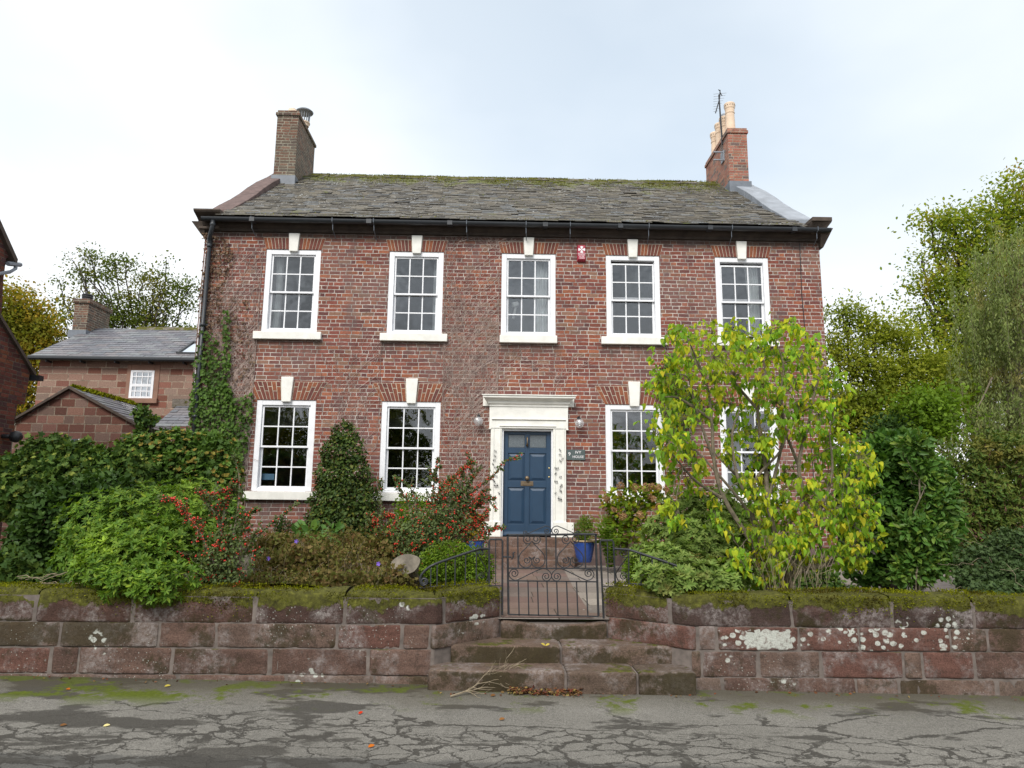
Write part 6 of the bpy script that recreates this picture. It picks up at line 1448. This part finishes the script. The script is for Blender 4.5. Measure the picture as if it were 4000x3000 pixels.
# laurels
bl = blobs([(3500,1760,110,70),(3440,1830,110,80),(3560,1860,110,100),(3480,1960,140,110),(3600,1990,100,90),(3520,2080,140,100),(3620,2110,90,80),(3430,2130,90,70),(3380,2240,70,40),(3640,1880,70,90),(3670,2040,70,90)], 8.9, .85)
t = plant('dark_laurel', 3500, 2330, .53, 8.9, 'dense dark glossy laurel bush with several black stems, right of the lilac', 'shrub')
branches('trunk', base(3480, 8.9, .5), bl, M['bark_dark'], t, 35, .045, .015, twigs=3)
scatter('foliage', bl, 6500, .095, 'oval', L['laurel'], t, 36, out=.8, up=.15, jit=.5, front=True, fuzz=.06, shell=.55)
rosettes('leafy_tips', bl, 200, 7, .085, 'lance', L['laurel'], t, 37, shell=.97, open_=.75, front=True)
bl = blobs([(3570,1740,55,50),(3610,1840,70,70),(3650,1960,75,80),(3600,2080,110,80),(3620,2190,100,60),(3560,2240,80,45)], 8.3, .8)
t = plant('light_laurel', 3570, 2330, .6, 8.2, 'paler green laurel shoots in front of the dark laurel, with two thin stems', 'shrub')
branches('trunk', base(3570, 8.2, .6), bl, M['bark'], t, 38, .011, .005, twigs=2)
scatter('foliage', bl, 3000, .1, 'lance', L['laurel_light'], t, 39, out=.7, up=.25, jit=.6, shell=.5, fuzz=.12, front=True)
bl = blobs([(3270,1900,90,110),(3330,2030,110,110),(3260,2120,70,80),(3400,1900,110,120),(3480,1700,110,80)], 14.6, .7)
t = plant('dark_hedge', 3330, 2200, .53, 14.6, 'dark evergreen hedge in shade beyond the right corner of the brick house', 'hedge')
branches('stem', base(3330, 14.6, .5), bl, M['bark_dark'], t, 46, .03, .01, twigs=3)
scatter('foliage', bl, 7500, .085, 'oval', L['darkshrub'], t, 47, shell=.3, front=True, fuzz=.12)
# rhododendron and ivy mound at the right
bl = blobs([(3750,1800,100,80),(3900,1760,110,70),(3990,1850,80,100),(3830,1900,130,80),(3950,2000,110,90),(3780,2010,110,80),(3880,2090,120,70),(3760,2130,70,70),(4060,1780,70,90)], 9.8, .8)
t = plant('rhododendron', 3870, 2200, .53, 9.8, 'loose reddish-stemmed rhododendron with tan tips at the right edge', 'shrub')
branches('stem', base(3870, 9.8, .5), bl, simple('reddish_bark', (.2,.1,.075), .9, .3, 12), t, 40, .05, .015, twigs=6)
rosettes('foliage', bl, 700, 6, .065, 'lance', L['photinia'], t, 41, shell=.4, open_=.5, fuzz=.16)
scatter('loose_leaves', bl, 6500, .07, 'lance', L['photinia'], t, 48, out=.7, up=.1, jit=.7, shell=.3, fuzz=.16, front=True)
bl = blobs([(3850,2220,120,90),(3960,2160,120,90),(3960,2270,130,70,-.2),(3800,2270,80,50,-.2),(3980,2350,70,50,-.55),(3900,2310,110,35,-.5),(4000,2410,40,50,-.62)], 7.75, .8)
t = plant('ivy_mound', 3900, 2330, .6, 7.6, 'blue-green small-leaved ivy mound creeping over the right end of the wall', 'ivy')
scatter('foliage', bl, 9500, .038, 'ivy', L['ivyblue'], t, 42, out=.5, up=.2, shell=.55, front=True, fuzz=.1)
q = MB(); rg = np.random.default_rng(43)
for _ in range(24):
    p, d = sample(bl, 1, rg, .98, .1, True); q.tube(limb_path(p[0], p[0]+unit(rg.normal(size=3)*[1, .3, .7])*.3+d[0]*.05, rg, 5, .06), .0018, 4)
q.build('stem', M['twig'], t)
# low growth behind the right wall
bl = blobs([(3230,2270,60,40),(3180,2300,50,30),(3300,2310,50,25),(3130,2290,30,40)], 7.7, .8)
t = plant('low_bramble', 3210, 2320, .6, 7.7, 'low green bramble just behind the right wall below the lilac', 'plant'); scatter('foliage', bl, 900, .04, 'ivy', L['ivyhedge'], t, 44, shell=.2)
q = MB(); rg = np.random.default_rng(45)
for _ in range(90):
    x = rg.uniform(2990, 3240); a = P(x, 2330, 7.7+rg.uniform(-.2, .3)); q.tube([a, a+np.array([rg.normal()*.03, 0, rg.uniform(.1, .3)]), a+np.array([rg.normal()*.09, 0, rg.uniform(.25, .5)])], .0025, 3)
o = q.build('grass_stalks', M['twig'], loc=tuple(P(3100, 2320, 7.7))); tag(o, 'thin dry grass stalks around the base of the lilac', 'grass', kind='stuff')

# ================================================================== CREEPERS ON THE HOUSE WALL
def inpoly(p, poly):
    x, y = p; c = False; n = len(poly)
    for i in range(n):
        x0, y0 = poly[i]; x1, y1 = poly[(i+1) % n]
        if (y0 > y) != (y1 > y) and x < (x1-x0)*(y-y0)/(y1-y0)+x0: c = not c
    return c
def wall_leaves(name, regions, size, tp, mat, parent, seed, off=(.02, .1)):
    rg = np.random.default_rng(seed); pos = []
    for poly, n in regions:
        xs = [p[0] for p in poly]; ys = [p[1] for p in poly]; k = 0
        while k < n:
            x, y = rg.uniform(min(xs), max(xs)), rg.uniform(min(ys), max(ys))
            if inpoly((x, y), poly): pos.append(P(x, y, D-rg.uniform(*off))); k += 1
    pos = np.array(pos); n = len(pos)
    ax = unit(np.array([[0, -.25, -.8]])+rg.normal(size=(n, 3))*[.8, .3, .5]); nn = unit(np.array([[0, -1, .35]])+rg.normal(size=(n, 3))*.45)
    return leaves(name, pos, ax, nn, rg.uniform(size*.6, size*1.2, n), tp, mat, parent)
def creep(mb, x, z, zt, rg, r0, drift=0, y=None, branch=.12, step=.09, depth=0, xr=None):
    pts = []; y = y or D-.012; vx = drift
    while z < zt and len(pts) < 140:
        pts.append((x, y-abs(rg.normal())*.004, z)); vx = vx*.82+rg.normal()*.028+drift*.18; x += vx*.55; z += step*rg.uniform(.5, 1.1)
        if xr: x = min(max(x, xr[0]), xr[1])
        if depth < 2 and rg.random() < branch: creep(mb, x, z, min(zt, z+rg.uniform(.3, 1.3)), rg, r0*.6, drift+rg.choice([-1, 1])*rg.uniform(.05, .14), y, branch, step, depth+1, xr)
    if len(pts) > 2: mb.tube(pts, [max(.0018, r0*(1-.6*i/len(pts))) for i in range(len(pts))], 3, cap=False)
rg = np.random.default_rng(61)
t = thing('house_ivy', (-5.6, D-.05, .53), 'living ivy climbing the left corner of the house among bare stems and brown leaves', 'ivy')
q = MB()
for _ in range(62): creep(q, rg.uniform(-5.85, -4.9), .8, rg.uniform(4, 6.95), rg, .006, rg.uniform(-.005, .012), xr=(-5.9, -4.74))
for _ in range(22): creep(q, rg.uniform(-5.3, -4.5), rg.uniform(.9, 2.5), rg.uniform(3.6, 5.4), rg, .004, rg.uniform(0, .03), xr=(-5.9, -4.74))
q.build('stems', M['creeper'], t)
wall_leaves('foliage', [([(745,1520),(900,1500),(925,1640),(915,1760),(880,1900),(760,1900),(735,1700)], 1500), ([(760,1380),(800,1240),(815,1380),(860,1420),(900,1540),(745,1560)], 240), ([(870,1210),(895,1215),(900,1450),(880,1560),(865,1400)], 150), ([(790,1290),(850,1300),(870,1500),(780,1500)], 160),
   ([(900,1560),(990,1530),(985,1640),(930,1900),(900,1900)], 330), ([(735,1680),(930,1720),(940,1900),(830,2000),(740,1960)], 1500)], .066, 'ivy', L['ivy'], t, 62, (.02, .14))
wall_leaves('brown_leaves', [([(790,900),(880,930),(920,1000),(880,1100),(860,1250),(780,1350),(775,1150),(800,1000)], 620), ([(900,1150),(970,1160),(960,1300),(900,1320)], 60), ([(770,1250),(960,1260),(1000,1450),(900,1500),(760,1480)], 200)], .055, 'oval', L['deadleaf'], t, 63, (.01, .05))
t = thing('dead_creeper', (-.7, D-.01, .53), 'mesh of bare pinkish-grey creeper stems clinging to the brick between second and middle windows', 'dead climber')
q = MB()
for _ in range(20): creep(q, rg.normal()*.28-.62, rg.uniform(.9, 3), rg.uniform(4.5, 6.98), rg, .0034, rg.uniform(-.012, .01), branch=.3, xr=(-1.08, -.0))
for _ in range(9): creep(q, rg.uniform(-1.0, -.1), rg.uniform(3.75, 5), rg.uniform(5.4, 6.98), rg, .003, rg.uniform(-.02, .02), branch=.35, xr=(-1.1, -.0))
for _ in range(10): creep(q, rg.uniform(-1.1, .2), 6.63, 6.95, rg, .003, rg.uniform(-.02, .05), branch=.4, step=.05)
for _ in range(12): creep(q, rg.uniform(-1.0, 1.3), 3.75, rg.uniform(4.0, 4.75), rg, .003, rg.uniform(-.03, .03), branch=.3, step=.07)
q.build('stems', M['creeper'], t)
t = thing('dead_creeper', (-3, D-.01, 2), 'few long bare creeper stems fanning up the brick between the two left window columns', 'dead climber')
q = MB()
for _ in range(16): creep(q, rg.uniform(-3.15, -2.7), rg.uniform(1.8, 3), rg.uniform(3.9, 5.4), rg, .0032, rg.uniform(-.01, .035), branch=.15, xr=(-3.45, -2.3))
q.build('stems', M['creeper'], t)

# ================================================================== TREES BEHIND
def tree(name, label, basepx, Y, lst, n, size, leaf, seed, r0=.2, dep=.8, tp='oval', shell=.35, fuzz=.2, bark='bark_dark', twigs=3, zb=.5, group='trees behind the houses', spray=0, front=False):
    bl = blobs(lst, Y, dep); c = P(basepx, 2000, Y)
    t = thing(name, (c[0], Y, zb), label, 'tree', group)
    b = np.array([c[0], Y, zb]); top = np.mean([q_[0] for q_ in bl], axis=0); mid = b+(top-b)*.55; rg = np.random.default_rng(seed)
    q = MB(); tr = limb_path(b, mid, rg, 6, .03); q.tube(tr, [r0*(1-.09*i) for i in range(7)], 8)
    for c_, r_ in bl:
        st = tr[rg.integers(3, 7)]; pts = limb_path(st, c_, rg, 6, .05, .04); q.tube(pts, [r0*.45*(1-i/7)+.015 for i in range(7)], 5)
        for _ in range(twigs):
            d = unit(rg.normal(size=3)+[0, 0, .4]); q.tube(limb_path(pts[rg.integers(3, 7)], c_+d*r_*rg.uniform(.8, 1.12), rg, 4, .08), [r0*.12+.01, r0*.1+.008, .012, .009, .005], 4)
    q.build('trunk', M[bark], t)
    rg = np.random.default_rng(seed+1)
    # leaves grouped in twig-sized sprays so the crown has lights, darks and gaps
    m = max(20, n//34); cpos, cn = sample(bl, m, rg, shell, fuzz, front); per = n//m
    pos = np.repeat(cpos, per, 0)+rg.normal(size=(m*per, 3))*np.array([1.1, 1.1, .6])*size*2.6; nrm = np.repeat(cn, per, 0)
    if spray:
        for p_, n_ in sample(bl, spray, rg, 1.0, .12) and [(None, None)][:0]: pass
    ax, nn = orient(nrm, rg, .5, -.1, .8)
    leaves('crown', pos, ax, nn, rg.uniform(size*.6, size*1.3, len(pos)), tp, L[leaf], t)
    return t
ok = [(530,300,20),(350,450,16),(500,430,24),(430,330,14),(680,350,28),(745,335,24),(650,430,28),(850,440,26),(940,410,18),(980,325,10),(760,520,24),(810,570,30),(950,510,26),(1060,490,28),(1130,475,24),(900,590,26),(740,600,30),(610,570,26),(860,650,34),(700,665,40),(960,700,28),(1110,590,24),(1100,730,22),(380,660,22),(400,565,26),(465,380,14),(480,500,22),(560,330,14),(620,700,26),(800,700,34),(300,730,22),(1010,560,18),(540,620,22),(870,700,30),(960,460,16),(500,275,12),(560,540,18),(1000,640,20)]
tree('oak_tree', 'sparse thin-crowned tree against white sky behind the sandstone house chimney', 480, 34, [(x*.663, 800+y*.663, r*1.15, r*.85) for x, y, r in ok], 9500, .12, 'beech_dark', 70, .1, .9, shell=.1, fuzz=.3, twigs=2)
tree('autumn_tree', 'golden autumn tree between the dark brick house and the sandstone house', 60, 28, [(50,1190,90,70),(130,1250,70,55),(40,1290,110,80),(120,1340,90,60),(60,1400,90,70),(130,1420,50,60),(170,1290,35,30),(90,1500,60,60),(110,1580,50,60)], 15000, .13, 'autumn', 72, .25)
bt = [(3720,870,90,70),(3640,860,60,40),(3830,960,130,100),(3690,960,90,55),(3600,1020,50,30),(3780,1090,150,90),(3650,1120,90,50),(3590,1130,40,25),(3760,1230,130,80),(3900,830,90,110),(3980,740,70,100),(3960,1000,130,170),(3660,1290,110,55),(3850,1350,150,110),(3700,1400,100,60),(3590,1230,50,25),(3760,1500,120,80),(4020,900,90,150)]
tree('beech_tree', 'tall green and yellow tree rising highest at the right edge of the picture', 3850, 23, bt, 26000, .115, 'beech', 74, .22, .8, shell=.15, fuzz=.36, front=True)
hl = [(3290,1230,50,70),(3260,1330,60,80),(3370,1260,60,60),(3430,1300,70,60),(3520,1330,80,70),(3330,1430,120,110),(3480,1460,140,100),(3620,1440,110,100),(3380,1580,140,110),(3560,1590,170,90),(3700,1560,110,90),(3300,1640,90,110),(3450,1700,170,80),(3640,1680,140,60)]
tree('hawthorn_tree', 'broad yellow-green thicket tree just right of the house gable', 3450, 17.5, hl, 30000, .08, 'hedgetree', 76, .12, .8, shell=.1, fuzz=.38, front=True)
tree('green_sapling', 'bright fresh green sapling in front of the yellow-green thicket at right', 3620, 14.5, [(3620,1570,80,35),(3560,1600,50,25),(3690,1560,60,30),(3640,1640,90,40),(3600,1690,80,35)], 3600, .09, 'fern', 78, .05, .8, shell=.2)
# bushy twig tips above the thicket
# weeping tree
t = plant('weeping_tree', 3950, 1800, .5, 16, 'grey-green weeping tree with hanging strands at the right edge', 'tree', 'trees behind the houses')
rg = np.random.default_rng(80); b = np.array([P(3960, 1900, 16)[0], 16, .5]); q = MB(); tops = []; LPp, LAa, LNn = [], [], []
tr = limb_path(b, P(3960, 1300, 16), rg, 8, .02); q.tube(tr, [.16*(1-.08*i) for i in range(9)], 8)
heads = [(3800,1010,130),(3860,980,120),(3930,930,130),(3990,880,140),(4040,950,120),(3830,1120,130),(3900,1100,150),(3980,1080,150),(3790,1200,110),(3860,1260,150),(3960,1260,160),(3800,1380,130),(3880,1400,150),(3980,1420,150),(3810,1520,120),(3900,1540,150),(4000,1560,140),(3760,1600,100),(3850,1660,120),(3950,1680,140)]
for (hx, hy, w_) in heads:
    hx += 55+max(0, (1300-hy)*.08); c = P(hx, hy, 16+rg.uniform(-1, 1)); q.tube(limb_path(tr[rg.integers(4, 9)], c, rg, 6, .05, .08), [.05, .04, .03, .025, .02, .015, .01], 5)
    for _ in range(22):
        s0_ = c+rg.normal(size=3)*[w_*.0032, .45, .12]; ln_ = rg.uniform(.7, 2.2); m = int(ln_*15); x_ = rg.normal()*.02
        pts = []
        for j in range(m):
            p = s0_+np.array([x_*j*.12+.02*math.sin(j*.7), rg.normal()*.01, .08*math.sin(min(j, 6)/6*3.14)-j*ln_/m]); pts.append(p)
            for _ in range(5): LPp.append(p+rg.normal(size=3)*.045); LAa.append(unit(np.array([rg.normal()*.5, rg.normal()*.4, -1]))); LNn.append(unit(rg.normal(size=3)+[0, -1, 0]))
        q.tube(pts[::3] if len(pts) > 6 else pts, .003, 3, cap=False)
q.build('trunk', M['bark'], t); LPp = np.array(LPp); leaves('crown', LPp, np.array(LAa), np.array(LNn), rg.uniform(.05, .1, len(LPp)), 'lance', L['weeping'], t)
# trees over the road behind the viewer: they are what the ground-floor panes reflect
for i, (x, h, r_) in enumerate(((-13.5, 7.6, 3.6), (-6.6, 7.4, 2.6), (9.5, 3.6, 2.4), (17, 5.4, 3))):
    t = thing('roadside_tree', (x, -12, 0), ['dark broad tree over the road mirrored in the lower left window', 'dark tree over the road mirrored in the second lower window', 'small dark tree over the road mirrored in the lower right window', 'dark tree over the road mirrored in the far right lower window'][i], 'tree', 'trees across the road, seen only in reflection')
    bl = [(np.array([x+dx*r_, -12+dy, h*fz]), np.array([r_*.62, r_*.5, h*.3])) for dx, dy, fz in ((0, 0, .72), (-.5, .3, .5), (.5, -.2, .52), (0, .4, .3), (.35, .2, .68), (-.4, 0, .7))]
    branches('trunk', (x, -12, 0), bl, M['bark_dark'], t, 90+i, .2, .05); scatter('crown', bl, 5200, .3, 'oval', L['beech_dark'], t, 95+i, shell=.3)

# ================================================================== SMALL THINGS ON THE ROAD
rg = np.random.default_rng(100)
LF = {k: leaf_mat(k+'_fallen_leaf', [c, c], .6, .2) for k, c in dict(yellow=(.55,.48,.14), pale=(.62,.58,.34), red=(.6,.06,.03), orange=(.5,.17,.05), brown=(.25,.13,.06)).items()}
def litter(n, fn, szr, seed, name, label):
    rg = np.random.default_rng(seed); pos = np.array([fn(rg) for _ in range(n)])
    ax = unit(rg.normal(size=(n, 3))*[1, 1, .25]); nn = unit(np.array([[0, 0, 1.]])+rg.normal(size=(n, 3))*.5)
    o = leaves(name, pos, ax, nn, rg.uniform(*szr, n), 'oval', L['litter'], None, loc=tuple(pos.mean(0))); return tag(o, label, 'leaves', kind='stuff')
def f1(rg):
    x = PZ(rg.uniform(1985, 2270), 2705, 0)[0]; y = 6.655-abs(rg.normal())*.035; return (x, y, zroad(x)+rg.uniform(.006, .055)*(1-min(1, (6.66-y)*6)))
litter(330, f1, (.018, .042), 101, 'leaf_litter', 'drift of red and yellow dead leaves against the bottom step')
def f2(rg):
    x = rg.uniform(-4.6, 4.8); y = 6.86-abs(rg.normal())*.07 if not -.65 < x < 1.9 else 6.66-abs(rg.normal())*.05; return (x, y, zroad(x)+.01)
litter(110, f2, (.015, .035), 102, 'leaf_litter', 'scattered leaf crumbs along the foot of the walls')
for px, py, s, lb in ((508,2658,.085,'large yellow fallen leaf at the foot of the left wall'), (1400,2800,.045,'lone red fallen leaf on the dark road patch'), (400,2862,.045,'pale cream fallen leaf on the cracked road at lower left'), (1437,2930,.05,'tan fallen leaf near the bottom edge left of centre'), (270,2720,.045,'orange fallen leaf on the moss at far left'), (230,2862,.045,'brown fallen leaf on the road at lower left'), (640,2703,.05,'yellow fallen leaf on the mossy patch below the left wall'), (1950,2815,.05,'dark red fallen leaf below the bottom step'), (1916,2722,.05,'curled brown leaf by the dry twig')):
    c = PZ(px, py, 0); c[2] = zroad(c[0])+.006
    o = leaves('fallen_leaf', np.array([c]), unit(np.array([[rg.normal(), .4, .15]])), unit(np.array([[.1, -.35, 1.]])), s, 'ivy' if s > .055 else 'oval', next(v for k, v in LF.items() if k in lb.replace('tan', 'orange').replace('dark red', 'brown')), None, loc=tuple(c))
    tag(o, lb, 'leaf', 'single fallen leaves on the road')
for px, py, z_, lb in ((2130, 2522, .34, 'yellow-green fallen leaf resting on the middle garden step'),):
    c = PZ(px, py, z_); o = leaves('fallen_leaf', np.array([c, c]), unit(np.array([[1., -.2, .5], [-1, .1, .6]])), unit(np.array([[-.2, -.6, 1.], [.2, -.6, 1]])), .045, 'oval', LF['yellow'], None, loc=tuple(c)); tag(o, lb, 'leaf')
def R3(px, py, h=0): c = PZ(px, py, 0); return np.array([c[0], c[1], zroad(c[0])+.012+h])
t = thing('dry_branch', tuple(R3(1880, 2700)), 'bleached dry twiggy branch lying on the road against the bottom step', 'branch')
q = MB(); a = R3(1760, 2728); main = [a, R3(1830, 2712, .02), R3(1880, 2700, .07), R3(1930, 2693, .1), R3(1975, 2690, .12)]; ps = cat(main, 6); q.tube(ps, [.008*(1-.6*i/len(ps)) for i in range(len(ps))], 5)
rg = np.random.default_rng(7)
for i in range(34):
    st = ps[rg.integers(4, len(ps))]; d = unit(np.array([rg.uniform(.3, 1), rg.normal()*.15, rg.uniform(-.2, .75)])); L_ = rg.uniform(.08, .3); sp = limb_path(st, st+d*L_, rg, 4, .06, .05); q.tube([np.maximum(p, [-9, -9, .0]) for p in sp], [.0035, .003, .0025, .002, .0015], 4)
    st = sp[2]; d = unit(d+rg.normal(size=3)*.5); q.tube([st, st+d*.06, st+d*.11+np.array([0, 0, -.01])], .0015, 3)
q.build('twigs', M['twig'], t)
# things on the inner sill of the lower left window, lamp seen through the middle upper window
c = P(1040, 1875, D+.24); t = tag(MB().box(c[0]-.08, c[0]+.16, D+.2, D+.26, c[2], c[2]+.12).build('tissue_box', M['box_blue'], loc=tuple(c), bevel=.01), 'pale blue box on the inner sill of the lower left window', 'box')
c = P(2014, 1200, D+.5); t = thing('desk_lamp', tuple(c), 'white spot lamp seen through the middle upper window', 'lamp')
q = MB(); q.tube([c+np.array([-.05, 0, -.25]), c], .025, 8); q.build('arm', M['curtain'], t); q = MB(); q.tube([c+np.array([.04, 0, .06]), c+np.array([-.07, -.05, .03])], [.06, .055], 12); q.build('lamp_head', M['curtain'], t, smooth=True)
sc.cycles.max_bounces = 8; sc.cycles.transparent_max_bounces = 12
